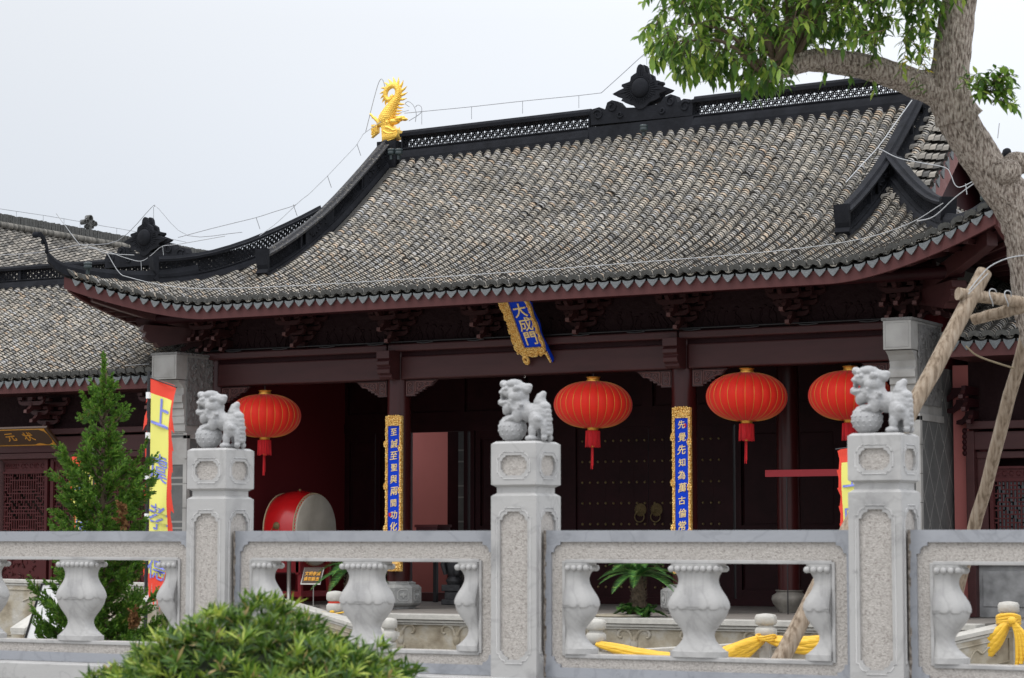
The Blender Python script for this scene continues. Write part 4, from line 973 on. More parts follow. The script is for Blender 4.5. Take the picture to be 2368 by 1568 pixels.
# ================================================================== CARVED STONE BALUSTRADE
YF = 10.65; PW = .27                    # post front plane and post width
bal = thing('stone_balustrade', 'grey marble balustrade in the foreground with square posts and vase shaped balusters', 'balustrade', (-5, YF, 1.0))
BI = (5, -YF, -1.0)
def bb_(m_, n, mt, parent=None, **k):
    o = m_.build(n, mt, parent or bal, **k)
    if parent is None: o.location = BI
    return o
def notched(x0, x1, z0, z1, n):
    """rectangle with scooped corners, 24 points counter-clockwise from lower left"""
    out = []
    for (cx, cz, sx, sz) in ((x0, z0, 1, 1), (x1, z0, -1, 1), (x1, z1, -1, -1), (x0, z1, 1, -1)):
        c = [(0, 1.0), (.28, .98), (.34, .62), (.62, .34), (.98, .28), (1.0, 0)]
        pts = [(cx+sx*a*n, cz+sz*b*n) for a, b in c]
        if sx*sz < 0: pts = pts[::-1]
        out += pts
    return out
def ring_plate(mb, outer, hole, f, d0, d1, mi=0):
    """plate between outer rectangle and hole outline; d0 back depth, d1 front depth. f(u,v,w)"""
    x0, x1, z0, z1 = outer; n = len(hole); O_ = []
    q = n//4
    for i, (u, v) in enumerate(hole):
        k = i//q; j = i % q; t = j/(q-1)
        cx, cz = ((x0, z0), (x1, z0), (x1, z1), (x0, z1))[k]
        a0 = {0: (x0, hole[0][1]), 1: (hole[q][0], z0), 2: (x1, hole[2*q][1]), 3: (hole[3*q][0], z1)}[k]
        a1 = {0: (hole[q-1][0], z0), 1: (x1, hole[2*q-1][1]), 2: (hole[3*q-1][0], z1), 3: (x0, hole[4*q-1][1])}[k]
        if t <= .5: O_.append((lerp(a0[0], cx, t*2), lerp(a0[1], cz, t*2)))
        else: O_.append((lerp(cx, a1[0], t*2-1), lerp(cz, a1[1], t*2-1)))
    # force exact corners
    for k in range(4):
        c = ((x0, z0), (x1, z0), (x1, z1), (x0, z1))[k]; O_[k*q+q//2] = c; O_[k*q+q//2-1] = c if q % 2 == 0 else O_[k*q+q//2-1]
    vs = [f(u, v, d1) for u, v in O_]+[f(u, v, d1) for u, v in hole]+[f(u, v, d0) for u, v in hole]+[f(u, v, d0) for u, v in O_]
    fs = []
    for i in range(n):
        j = (i+1) % n; fs += [(i, j, n+j, n+i), (n+i, n+j, 2*n+j, 2*n+i), (3*n+i, 3*n+j, j, i)]
    mb.add(vs, fs, mi)
faces4 = lambda cx, cy, hw: [lambda u, v, w: (cx+u, cy-hw-w, v), lambda u, v, w: (cx+hw+w, cy+u, v), lambda u, v, w: (cx-u, cy+hw+w, v), lambda u, v, w: (cx-hw-w, cy-u, v)]
def molding(mb, hole, f, d, r, mi=0, grow=1.0):
    mb.tube([f(u, v, d) for u, v in hole]+[f(*hole[0], d)], r, 6, mi, cap=False)
def post(x):
    cx, cy = x+PW/2, YF+PW/2; o = bb_(MB(), 'post', MARB)
    m_ = MB(); hw = PW/2-.014                        # pitted cores sunk behind the dressed faces
    m_.box(cx-hw, cx+hw, cy-hw, cy+hw, .98, 1.955); m_.box(cx-hw, cx+hw, cy-hw, cy+hw, 2.03, 2.235); m_.build('sunk_panels', ROUGH, o)
    m_ = MB(); h = PW/2
    for f in faces4(cx, cy, hw):
        ring_plate(m_, (-h+.0005, h-.0005, .96, 1.967), notched(-.082, .082, 1.12, 1.885, .045), f, 0, .014)
        molding(m_, notched(-.100, .100, 1.10, 1.905, .05), f, .0135, .0045)
        ring_plate(m_, (-h+.0005, h-.0005, 2.025, 2.24), notched(-.078, .078, 2.073, 2.178, .030), f, 0, .014)
        molding(m_, notched(-.096, .096, 2.055, 2.196, .034), f, .0135, .004)
    m_.build('dressed_faces', MARB, o, bevel=.004)
    m_ = MB(); g = h-.022; m_.box(cx-g, cx+g, cy-g, cy+g, 1.955, 2.04)
    m_.lathe([(h*1.30, 1.957), (h*1.414, 1.962), (h*1.40, 1.97), (h*1.2, 1.984)], 4, (0, 0, 0))
    for i in range(len(m_.v)-24, len(m_.v)):
        pass
    m_.v = m_.v[:8]; m_.f = m_.f[:6]; m_.m = m_.m[:6]; m_.sm = m_.sm[:6]
    def frus(z0, h0, z1, h1): m_.add([(cx+a*q, cy+b*q, z) for z, q in ((z0, h0), (z1, h1)) for a, b in ((-1, -1), (1, -1), (1, 1), (-1, 1))], [(0, 1, 5, 4), (1, 2, 6, 5), (2, 3, 7, 6), (3, 0, 4, 7), (4, 5, 6, 7), (3, 2, 1, 0)])
    frus(1.966, h, 1.982, h-.022); frus(2.012, h-.022, 2.026, h); frus(2.2395, h, 2.252, h-.018)
    m_.build('neck_and_cap', MARB, o, bevel=.003)
    return o
POSTS = [-10.02, -8.03, -6.055, -4.075, -2.09]
for x in POSTS: post(x)
def baluster(cut=0):
    """vase shaped stone baluster, 0.467 m tall, centred on x=0; cut +1 / -1 keeps one half"""
    zs = [0, .028, .030, .045, .07, .10, .125, .16, .20, .232, .26, .285, .305, .335, .365, .385, .41, .43, .445, .467]
    hx = [.150, .150, .142, .122, .092, .076, .077, .108, .140, .154, .155, .149, .138, .117, .104, .101, .108, .125, .142, .144]
    hy = [.066, .066, .063, .057, .050, .046, .047, .057, .068, .075, .076, .073, .068, .058, .052, .050, .052, .058, .064, .064]
    def sm_(z, ys):
        return sum(interp(z+d, zs, ys)*w_ for d, w_ in ((-.022, 1), (-.011, 2), (0, 3), (.011, 2), (.022, 1)))/9 if .034 < z else interp(z, zs, ys)
    fine = sorted(set(list(np.linspace(0, .467, 118))+[.028, .030])); n = 128; vs = []; N_ = 3.4
    for z in fine:
        a, b = sm_(z, hx), sm_(z, hy)
        for k in range(n):
            th = 2*math.pi*k/n; c, s = math.cos(th), math.sin(th)
            x = a*math.copysign(abs(c)**(2/N_), c); y = b*math.copysign(abs(s)**(2/N_), s)
            u = x/a*2.75 if abs(s) > .45 else y/b*1.0; lob = abs(math.cos(u*math.pi)); edge = .236+.020*(1-lob**.55)
            if edge < z < .365:              # lotus petals in low relief
                d = (.0085*min(1, (.365-z)/.10)*(.25+.75*lob**.4)); x += math.copysign(d, c)*abs(x/a)**4; y += math.copysign(d, s)*min(1, abs(y/b)**2)
            if cut: x = max(x, 0) if cut > 0 else min(x, 0)
            vs.append((x, y, z))
    m_ = MB(); q = len(fine)
    m_.add(vs, [(i*n+k, i*n+(k+1) % n, (i+1)*n+(k+1) % n, (i+1)*n+k) for i in range(q-1) for k in range(n)], 0, True)
    m_.add([vs[k] for k in range(n)], [tuple(range(n-1, -1, -1))]); m_.add([vs[(q-1)*n+k] for k in range(n)], [tuple(range(n))])
    for sy in (-1, 1):
        for x in np.linspace(-.124, .124, 8):
            if cut*x < 0: continue
            m_.ell((x, sy*.060, .440), (.0175, .0145, .0165), 10)
    for sx in (-1, 1):
        if cut*sx < 0: continue
        for y in (-.028, .0, .028): m_.ell((sx*.136, y, .440), (.0145, .016, .0165), 10)
    return m_
BFULL = baluster(0).build('baluster', MARB); BL, BR = baluster(1).build('half_baluster', MARB), baluster(-1).build('half_baluster', MARB)
for o_ in (BFULL, BL, BR): COL.objects.unlink(o_)
first = {}
def place(src, name, parent, loc):
    c = src.copy(); c.name = name; COL.objects.link(c); c.parent = parent; c.location = loc; return c
ZL, ZT = 1.153, 1.620                   # opening
for a, b in zip(POSTS, POSTS[1:]):
    x0, x1 = a+PW, b; y0, y1 = YF+.082, YF+.082+.11; o = bb_(MB(), 'rail_panel', MARB2)
    xo0, xo1 = x0+.125, x1-.125
    m_ = MB()                            # pitted body around the opening
    m_.box(x0, x1, y0+.012, y1-.012, ZT, 1.735); m_.box(x0, x1, y0+.012, y1-.012, 1.075, ZL); m_.box(x0, xo0, y0+.012, y1-.012, ZL, ZT); m_.box(xo1, x1, y0+.012, y1-.012, ZL, ZT)
    m_.build('pitted_panel', ROUGH, o)
    m_ = MB()
    for f in (lambda u, v, w: (u, y0+.012-w, v), lambda u, v, w: (x0+x1-u, y1-.012+w, v)):
        ring_plate(m_, (x0, x1, 1.03, 1.787), notched(x0+.042, x1-.042, 1.083, 1.728, .055), f, 0, .014)
    m_.box(x0, x1, y0+.012, y1-.012, 1.735, 1.7868); m_.box(x0, x1, y0+.012, y1-.012, 1.0302, 1.075)
    m_.build('dressed_frame', MARB2, o, bevel=.004)
    m_ = MB()
    for yy in (y0+.012, y1-.012):
        s = -1 if yy < YF+.13 else 1; ya, yb = sorted((yy, yy+s*.010))
        m_.box(xo0-.004, xo1+.004, ya, yb, ZT+.0, ZT+.018); m_.box(xo0-.004, xo1+.004, ya, yb, ZL-.02, ZL); m_.box(xo0-.02, xo0-.002, ya, yb, ZL-.01, ZT+.01); m_.box(xo1+.002, xo1+.02, ya, yb, ZL-.01, ZT+.01)
    m_.build('opening_lip', MARB, o, bevel=.003)
    m_ = MB(); rgm = random.Random(int(a*100))
    for xx, sg in ((x0, 1), (x1, -1)):
        zz = 1.03
        while zz < 1.78: h_ = rgm.uniform(.02, .05); w_ = rgm.uniform(.006, .017); xa, xb = sorted((xx, xx+sg*w_)); m_.box(xa, xb, y0-rgm.uniform(.002, .006), y0+.004, zz, min(1.786, zz+h_)); zz += h_
    m_.build('mortar_joint', MORT, o)
    cy = (y0+y1)/2
    place(BL, 'half_baluster', o, (xo0-.001, cy, ZL)); place(BFULL, 'baluster', o, ((xo0+xo1)/2, cy, ZL)); place(BR, 'half_baluster', o, (xo1+.001, cy, ZL))
m_ = MB(); m_.box(-14, 2, YF-.10, YF+.37, .93, 1.028); bb_(m_, 'plinth_ledge', MARB, bevel=.006)
m_ = MB(); m_.box(-14, 2, YF-.06, YF+.33, 0, .9295); bb_(m_, 'plinth_wall', ROUGH)

# ------------------------------------------------------------------ stone lions on the posts
def lion_mesh():
    b = MB(); Z = lambda px, py, d=0: ((px-745)*.000225, d, (1358-py)*.000240)
    def E(px, py, rx, rz, ry, d=0, rot=0): b.ell(Z(px, py, d), (rx*.000225, ry, rz*.00024), 14, rot=Matrix.Rotation(R(rot), 3, 'Y') if rot else None)
    E(1080, 850, 235, 250, .050); E(860, 800, 230, 190, .046); E(660, 720, 200, 230, .050); E(560, 610, 200, 190, .048)
    E(500, 400, 250, 130, .050); E(640, 480, 150, 160, .052); E(490, 235, 190, 95, .045); E(255, 225, 72, 75, .030); E(380, 260, 120, 60, .042)
    E(285, 395, 115, 62, .042, rot=10); E(345, 345, 125, 60, .045); E(330, 592, 190, 62, .040, rot=-6); E(225, 570, 75, 62, .032); E(245, 480, 26, 80, .03); E(620, 470, 90, 110, .048); E(400, 690, 150, 130, .040); E(330, 720, 90, 130, .03)
    b.tube([Z(520, 325), Z(700, 345), Z(800, 325), Z(885, 258)], [.034, .033, .025, .008], 12)
    for sd in (-1, 1):
        E(420, 330, 45, 35, .012, sd*.042); E(640, 330, 80, 60, .014, sd*.040); E(560, 480, 90, 90, .016, sd*.042)
        for q in range(7): a = q*.55+.3; E(650+120*math.cos(a), 620+120*math.sin(a), 42, 42, .012, sd*.046)
        E(660, 830, 130, 170, .026, sd*.034, rot=20); E(560, 900, 110, 65, .024, sd*.040, rot=-25); E(470, 935, 75, 50, .022, sd*.040)
        for q in range(3): E(425+q*38, 965+q*22, 17, 32, .008, sd*(.04), rot=20)
        E(1080, 960, 165, 185, .026, sd*.036); E(1010, 1150, 85, 150, .022, sd*.040); E(985, 1300, 125, 62, .026, sd*.042)
        for q in range(3): E(890+q*45, 1318, 26, 42, .010, sd*(.034+q*.008))
        E(1150, 930, 85, 75, .016, sd*.052); E(1235, 1120, 62, 200, .018, sd*.026); E(1240, 1290, 60, 70, .018, sd*.026)
    E(1180, 690, 130, 100, .034); b.tube([Z(1130, 700), Z(1080, 590), Z(1110, 490), Z(1185, 415), Z(1195, 400)], [.026, .03, .022, .010, .004], 12)
    for q in range(6): E(1275, 780+q*85, 48, 52, .024)
    return b
LM = lion_mesh().build('lion', LIONM); r_ = LM.modifiers.new('merge', 'REMESH'); r_.mode = 'VOXEL'; r_.voxel_size = .0042
tx = D.textures.new('carving', 'CLOUDS'); tx.noise_scale = .014; tx.noise_depth = 1
d_ = LM.modifiers.new('carving', 'DISPLACE'); d_.texture = tx; d_.strength = .0035; d_.mid_level = .5
bpy.context.view_layer.update()
lm = D.meshes.new_from_object(LM.evaluated_get(bpy.context.evaluated_depsgraph_get())); lm.polygons.foreach_set('use_smooth', [True]*len(lm.polygons)); D.objects.remove(LM)
BALLM = MB(); BALLM.ell((0, 0, 0), (.064, .064, .066), 32)
for i in range(1, 9):
    th = math.pi*i/9; m = max(4, int(16*math.sin(th)))
    for k in range(m):
        a = 2*math.pi*(k+.5*(i % 2))/m; n_ = Vector((math.sin(th)*math.cos(a), math.sin(th)*math.sin(a), math.cos(th))); BALLM.ell(n_*.0635, (.0065, .0065, .0035), 6, rot=n_.to_track_quat('Z','Y').to_matrix())
lion_labels = {-8.03: 'stone lion on the left post in front of the drum and leftmost red lantern',
               -6.055: 'stone lion on the middle post left of the red lantern by the studded doors', -4.075: 'stone lion on the right post overlapping the rightmost red lantern'}
lion0 = None
for x in (-8.03, -6.055, -4.075):
    loc = (x+PW/2-.004, YF+PW/2, 2.252); rz = R({-8.03: 2, -6.055: -3, -4.075: 0}[x])
    if lion0 is None:
        lion0 = thing('stone_lion', lion_labels[x], 'lion statue', loc, rz, 'stone lions on the balustrade posts')
        o = D.objects.new('body', lm); COL.objects.link(o); lm.materials.clear(); lm.materials.append(LIONM); o.parent = lion0
        o = BALLM.build('ball', LIONM, lion0); o.location = (-.066, 0, .064)
        lion0.scale = (1.2, 1.12, 1.14)
    else: dup(lion0, None, loc, lion_labels[x], rz)

# ================================================================== LANTERNS
def lantern_proto():
    t = thing('red_lantern', '', 'lantern', (0, 0, 0), 0, 'red silk lanterns under the hall beam')
    NG = 28; rx, rz = .535, .322; vs = []; fs = []; m_ = MB(); nn = NG*6; rows_ = 26
    def prof(a): return (abs(math.cos(a))**.80)*rx, math.sin(a)*rz
    for i in range(rows_+1):
        a = lerp(-1.40, 1.40, i/rows_); r, z = prof(a)
        for k in range(nn):
            ph = 2*math.pi*k/nn; s = abs(math.sin(ph*NG/2)); rr = r*(1+.020*(s**.7)-.012); vs.append((rr*math.cos(ph), rr*math.sin(ph), z))
    m_.add(vs, [(i*nn+k, i*nn+(k+1) % nn, (i+1)*nn+(k+1) % nn, (i+1)*nn+k) for i in range(rows_) for k in range(nn)], 0, True); m_.build('silk_shade', SILK, t)
    m_ = MB()
    for k in range(NG):
        ph = 2*math.pi*k/NG; pts = []
        for i in range(0, rows_+1):
            a = lerp(-1.38, 1.38, i/rows_); r, z = prof(a); pts.append((r*.992*math.cos(ph), r*.992*math.sin(ph), z))
        m_.tube(pts, .0034, 5)
    m_.build('gold_ribs', GOLDT, t)
    m_ = MB(); m_.lathe([(.095, rz-.012), (.105, rz+.0), (.085, rz+.02), (.085, rz+.045), (.10, rz+.05), (.10, rz+.056), (.07, rz+.058)], 28); m_.build('top_cap', GOLDT, t)
    m_ = MB(); m_.lathe([(.07, -rz-.045), (.075, -rz-.04), (.075, -rz-.015), (.09, -rz+.012)], 28); m_.build('bottom_cap', GOLDT, t)
    m_ = MB(); m_.tube([(0, 0, rz+.05), (0, 0, rz+.13)], .006, 6); m_.tube([(.02*math.cos(a), 0, rz+.15+.02*math.sin(a)) for a in np.linspace(0, 6.3, 12)], .004, 5); m_.build('hanger', BLKP, t)
    m_ = MB(); n = 56
    for k in range(n):
        a = 2*math.pi*k/n; r = .092+random.uniform(-.004, .006); z1 = -rz-.255+random.uniform(-.012, .012)
        m_.tube([(r*.97*math.cos(a), r*.97*math.sin(a), -rz-.035), (r*math.cos(a), r*math.sin(a), -rz-.15), (r*1.06*math.cos(a+.03), r*1.06*math.sin(a+.03), z1)], [.0066, .006, .004], 4)
    m_.lathe([(.088, -rz-.05), (.09, -rz-.04), (.075, -rz-.03)], 20); m_.build('fringe', TASS, t)
    m_ = MB(); m_.tube([(0, 0, -rz-.05), (0, 0, -rz-.28)], .004, 5)
    for k in range(16):
        a = random.uniform(0, 6.3); r = random.uniform(0, .018); m_.tube([(r*math.cos(a), r*math.sin(a), -rz-.24), (r*1.3*math.cos(a), r*1.3*math.sin(a), -rz-.53+random.uniform(-.03, .03))], .005, 4)
    m_.build('tassel', TASS, t); m_ = MB(); m_.lathe([(.012, -rz-.262), (.022, -rz-.255), (.022, -rz-.235), (.012, -rz-.23)], 12); m_.build('tassel_bead', GOLDT, t)
    return t
lab = ['leftmost red lantern, hanging above the big drum', 'red lantern hanging in front of the studded doors', 'red lantern hanging right of the right column', 'rightmost red lantern, partly hidden by the right stone lion']
l0 = lantern_proto()
for i, (px, py) in enumerate(((612, 962), (1371, 936), (1726, 918), (1965, 915))):
    p = atY(px, py, 28.42)
    if i == 0: l0.location = p; l0['label'] = lab[0]
    else: c_ = dup(l0, None, p, lab[i], random.uniform(0, .2)); c_.rotation_euler.x = random.uniform(-.03, .03); c_.rotation_euler.y = random.uniform(-.025, .025)
for px, py in ((758, 873), (1213, 868)):
    p = atY(px, py, 28.40); m_ = MB(); m_.tube([p+Vector((0, 0, .03)), p, p+Vector((.015, 0, -.02)), p+Vector((0, 0, -.035)), p+Vector((-.012, 0, -.02))], .005, 5); hb_(m_, 'lantern_hook', STEEL)

# ================================================================== COUPLET BOARDS AND NAME BOARD
def couplet(x, chars, label, seals, y=28.235, z0=1.275, z1=3.475):
    w = .265; t = thing('couplet_board', label, 'couplet board', (x, y, (z0+z1)/2), 0, 'blue couplet boards on the middle columns'); h = (z1-z0)/2
    m_ = MB(); m_.box(-w/2+.02, w/2-.02, -.0, .03, -h+.03, h-.03); m_.build('blue_board', BLUE, t)
    m_ = MB(); e = .034
    m_.box(-w/2, -w/2+e, -.02, .035, -h, h); m_.box(w/2-e, w/2, -.02, .035, -h, h); m_.box(-w/2+e, w/2-e, -.02, .035, h-.14, h); m_.box(-w/2+e, w/2-e, -.02, .035, -h, -h+.15)
    rg = random.Random(int(abs(x)*10))
    for sx in (-1, 1):
        for z in np.arange(-h+.02, h, .027): m_.ell((sx*(w/2-e/2+rg.uniform(-.004, .012)), -.022, z), (rg.uniform(.010, .018), rg.uniform(.008, .018), rg.uniform(.012, .022)), 6)
        for z in (h-.40, h-1.0, h-1.60): 
            zz = z-(.06 if sx > 0 else 0)
            for q in range(8): a = q*.785; m_.ell((sx*(w/2-.012)+.026*math.cos(a), -.03, zz+.04*math.sin(a)), (.014, .016, .018), 6)
            m_.ell((sx*(w/2-.012), -.035, zz), (.018, .02, .022), 8)
    for z0_ in (h-.13, -h+.01):
        for q in range(60): m_.ell((rg.uniform(-w/2+.02, w/2-.02), -.022-rg.uniform(0, .01), z0_+rg.uniform(0, .13)), (rg.uniform(.01, .022), .014, rg.uniform(.008, .018)), 6)
    for q in range(5): m_.ell((-.08+q*.04, -.02, h+.005), (.016, .012, .012), 6)
    m_.build('gold_frame', GOLDF, t)
    n = len(chars); zt = h-.235; st = .168
    join_texts([(c, .118*(1+.08*((i*7) % 3-1)), ((.004 if i % 2 else -.004), zt-i*st), .06*((i % 3)-1)+.06, (1.0, 1.06)) for i, c in enumerate(chars)], 'lettering', GOLDP, t).location = (.003, -.003, 0)
    m_ = MB()
    for sx, sz, kind in seals:
        if kind: m_.prism([(sx+.018*math.cos(a), sz+.03*math.sin(a)) for a in np.linspace(0, 6.1, 14)], XZ(-.006), 0, .006)
        else: m_.box(sx-.02, sx+.02, -.006, 0, sz-.025, sz+.025)
    m_.build('red_seal', mat('seal_red%d' % n, (.55, .0, .02), .5), t)
    return t
couplet(-17.64, '至誠至聖與兩間功化同流', 'blue and gold couplet board on the left column beginning 至誠至聖', [(-.062, -.30, 0), (-.062, -.555, 0)])
couplet(-13.135, '先覺先知為萬古倫常立極', 'blue and gold couplet board on the right column beginning 先覺先知', [(.05, .86, 1)])
# name board 大成門: leans out from the lintel
pb_, pt_ = atY(1229, 800, 28.12), None
pt_ = atX(1191, 694, pb_.x); dv = pt_-pb_; L_ = dv.length
nb = thing('name_board', 'blue name board 大成門 with a wide gold carved border hanging under the eave', 'name board', pb_)
nb.rotation_euler = (-math.atan2(-dv.y, dv.z)*-1, 0, 0)
W2 = .215; nb.scale = (.70, 1, 1)
m_ = MB(); m_.box(-W2-.0, W2, 0, .035, -.06, L_+.12); m_.build('blue_board', BLUE, nb)
outl = []
for i in range(41):                     # scalloped left edge
    z = lerp(L_+.13, -.10, i/40); outl.append((-W2-.10-.032*abs(math.sin(i*.55))-.04*(1 if 8 < i < 13 or 28 < i < 34 else 0), z))
outl += [(-W2+.0, -.19), (-W2+.05, -.14), (-.05, -.17), (.06, -.165), (.12, -.12), (.17, -.14), (W2+.04, -.12)]
ri = [(W2+.06+.02*abs(math.sin(i*.55)), lerp(-.08, L_+.13, i/20)) for i in range(21)]
hole = [(-W2+.06, L_+.02), (-W2+.06, -.02), (W2-.02, -.02), (W2-.02, L_+.02)]
m_ = MB(); mid = [(-W2+.05, L_+.13), (-W2+.05, -.05)]
m_.prism(outl[:41]+[(-W2+.05, -.10), (-W2+.05, L_+.13)], XZ(-.03), 0, .05)
m_.prism([(-W2+.05, -.02), (-W2-.10, -.06)]+outl[40:]+[(W2+.06, -.02)], XZ(-.028), 0, .05)
m_.prism([(W2+.03, L_+.13), (W2+.03, -.02)]+ri, XZ(-.03), 0, .05)
m_.box(-W2+.05, W2-.03, -.03, .02, L_+.06, L_+.13)
for q in range(9): a = q*.7; m_.ell((-W2+.0+.06*math.cos(a)*.8, -.02, -.21+.055*math.sin(a)), (.035, .03, .035), 6)
m_.prism([(W2+.02, -.10), (W2+.075, -.10), (W2+.10, -.27), (W2+.075, -.28)], XZ(-.02), 0, .03)
rg = random.Random(9)
for q in range(330):
    s_ = rg.random()
    if s_ < .62: p = (rg.uniform(-W2-.13, -W2+.04), rg.uniform(-.1, L_+.1))
    elif s_ < .85: p = (rg.uniform(-W2, W2), rg.uniform(-.13, -.035))
    else: p = (rg.uniform(W2+.04, W2+.06), rg.uniform(-.1, L_+.1))
    a = rg.uniform(0, 3.1); r = rg.uniform(.02, .045); m_.tube([(p[0]+math.cos(a+k*.7)*r*(1-k*.12), -.034, p[1]+math.sin(a+k*.7)*r*(1-k*.12)) for k in range(5)], [.006, .010, .010, .008, .004], 5)
m_.build('gold_border', GOLDF, nb)
m_ = MB(); m_.prism([(W2+.0, L_+.13), (W2+.05, L_+.13)]+[(W2+.07+.018*math.sin(k*.9), lerp(L_+.1, -.1, k/16)) for k in range(17)]+[(W2+.12, -.28), (W2+.09, -.30), (W2+.0, -.1)], XZ(.02), 0, .05); m_.build('blue_back', BLUE, nb)
join_texts([('大', .25, (.03, L_*.76), .0, (1.25, .95)), ('成', .25, (.045, L_*.46), .0, (1.25, .95)), ('門', .25, (.05, L_*.16), 0, (1.25, .95))], 'lettering', GOLDP, nb).location = (0, -.008, 0)

# ================================================================== DRAGON-FISH FINIAL
fin = hb_(MB(), 'dragon_fish_finial', GOLD)
c0 = atY(905, 258, 32.0)                 # middle of the ornament
def fz(px, py, d=0): return Vector((c0.x+(px-600)*.00090, 32.0+d, c0.z+(800-py)*.00082))
m_ = MB()
spine = [(612, 455), (612, 500), (585, 545), (540, 560), (500, 530), (478, 470), (482, 400), (520, 330), (590, 290), (660, 285), (720, 320), (755, 390), (750, 480), (715, 570), (660, 650), (605, 730), (560, 810), (520, 890), (480, 970), (470, 1040)]
rad = [12, 28, 34, 36, 36, 36, 40, 46, 50, 52, 56, 62, 64, 72, 90, 110, 130, 146, 142, 120]
pts = catmull([fz(*p) for p in spine], 4); rr = list(np.interp(np.linspace(0, 1, len(pts)), np.linspace(0, 1, len(rad)), rad)); 
m_.tube(pts, [r*.00086 for r in rr], 12)
for i in range(3, len(pts)-2):           # overlapping scales
    t = (pts[i+1]-pts[i-1]).normalized(); nr = Vector((-t.z, 0, t.x)); r = rr[i]*.00086
    for k in range(-2, 3):
        a = k*.5+(.25 if i % 2 else 0); m_.ell(pts[i]+nr*math.sin(a)*r*.94+Vector((0, -math.cos(a)*r*.94, 0)), (.020, .010, .017), 6)
for i in range(6, len(pts)-8, 3):        # dorsal fin spikes on the outer side
    t = (pts[i+1]-pts[i-1]).normalized(); nr = Vector((-t.z, 0, t.x)); r = rr[i]*.00086
    if nr.x < -.9 and i > 40: continue
    s = .050+.05*min(1, i/50); 
    for yy in (-.012, .012): m_.tube([pts[i]+nr*r*.7+Vector((0, yy, 0)), pts[i]+nr*(r+s*.5)-t*s*.25, pts[i]+nr*(r+s*1.1)-t*s*.7], [.024, .018, .002], 6)
for p in ((400, 1010), (430, 960)): m_.ell(fz(*p), (.10, .09, .08), 10)
m_.ell(fz(500, 1040), (.14, .11, .08), 12); m_.ell(fz(640, 1010), (.12, .09, .055), 12); m_.ell(fz(760, 970), (.12, .075, .045), 12, rot=Matrix.Rotation(R(-12), 3, 'Y')); m_.ell(fz(880, 985), (.055, .06, .028), 10)
m_.ell(fz(565, 1030, -.09), (.035, .03, .033), 12); m_.tube([fz(565+42*math.cos(a), 1030+42*math.sin(a), -.10) for a in np.linspace(0, 6.3, 16)], .008, 5)
m_.tube([fz(760, 1010), fz(765, 1055)], [.02, .003], 6); m_.tube([fz(765, 1210), fz(770, 1130)], [.022, .004], 6)
m_.prism([(fz(*p).x, fz(*p).z) for p in ((445, 1085), (620, 1075), (640, 1110), (700, 1140), (740, 1200), (795, 1200), (780, 1330), (740, 1370), (640, 1400), (510, 1430), (470, 1425))], XZ(31.9), 0, .2)
m_.tube(catmull([fz(*p, -.1) for p in ((540, 1130), (620, 1150), (690, 1200), (760, 1210))], 4), .022, 7); m_.tube(catmull([fz(*p, -.1) for p in ((500, 1200), (600, 1260), (700, 1260), (780, 1250))], 4), .02, 7)
for q in range(13): x = 480+q*24; m_.tube([fz(x+30, 1270, -.1), fz(x+10, 1340, -.11), fz(x-12, 1425-q*5, -.095)], [.014, .016, .003], 6)
m_.tube(catmull([fz(*p) for p in ((330, 1010), (280, 940), (210, 880), (165, 830), (140, 795))], 3), [.03]*5+[.02]*5+[.016]*2+[.012], 7); m_.tube([fz(265, 930), fz(250, 870)], [.02, .012], 6); m_.tube([fz(220, 900), fz(170, 890)], [.016, .004], 6)
m_.prism([(fz(*p).x, fz(*p).z) for p in ((330, 1040), (190, 1035), (200, 1090), (185, 1130), (200, 1190), (185, 1235), (215, 1260), (190, 1300), (330, 1200))], XZ(31.96), 0, .07)
for q in range(6): m_.tube([fz(330, 1070+q*22, -.045), fz(200, 1060+q*34, -.045)], [.012, .006], 5)
m_.tube([fz(350, 930), fz(340, 840)], [.03, .006], 6)
fo = m_.build('gilded_fish_body', GOLD, fin)
m_ = MB(); m_.box(fz(400, 0).x, fz(800, 0).x, 31.84, 32.1, c0.z-.95, fz(0, 1425).z); m_.build('finial_base', BLACK, fin)

# ================================================================== LIGHTNING CONDUCTOR
def wire(name, segs, label, r=.006, mt=None, stand=()):
    m_ = MB()
    for s in segs: m_.tube(catmull(s, 4) if len(s) > 2 else s, r, 5)
    for a, b in stand: m_.tube([a, b], r*.8, 5)
    o = m_.build(name, mt or WIRE); tag(o, label, 'wire', 'lightning wires along the roofs'); return o
Yp = lambda Y, *ps: [atY(x, y, Y) for x, y in ps]
Xp = lambda X, *ps: [atX(x, y, X) for x, y in ps]
def lin(pts): # straight runs kept straight
    out = []
    for a, b in zip(pts, pts[1:]): out += [a, a.lerp(b, .5)]
    return out+[pts[-1]]
wire('lightning_wire', [lin(Yp(32, (935, 262), (1090, 247), (1208, 234), (1338, 221), (1390, 215))), Yp(32, (1390, 215), (1440, 170), (1486, 128), (1495, 124), (1508, 128), (1550, 155), (1600, 188), (1620, 190), (1720, 176))],
     'thin lightning wire on stalks above the main lattice ridge, peaking over the flower', stand=[(atY(x, y, 32), atY(x, y+29, 32)) for x, y in ((975, 259), (1090, 247), (1208, 234), (1338, 221), (1656, 184))]+[(atY(1495, 124, 32), atY(1495, 150, 32))])
wire('lightning_wire', [lin(Xp(-20.2, (835, 318), (822, 338), (757, 407), (715, 448), (680, 475), (592, 503), (487, 529), (412, 549))), Xp(-20.2, (835, 318), (845, 306), (905, 268), (945, 255)), Yp(32, (845, 306), (864, 230), (876, 190), (884, 184), (891, 205)), Xp(-20.2, (600, 545), (640, 515), (683, 475))],
     'lightning wire rising along the left curved gable ridge to the golden dragon fish', stand=[(Xp(-20.2, (a, b))[0], Xp(-20.2, (a+9, b+27))[0]) for a, b in ((825, 333), (757, 407), (678, 473), (592, 503))])
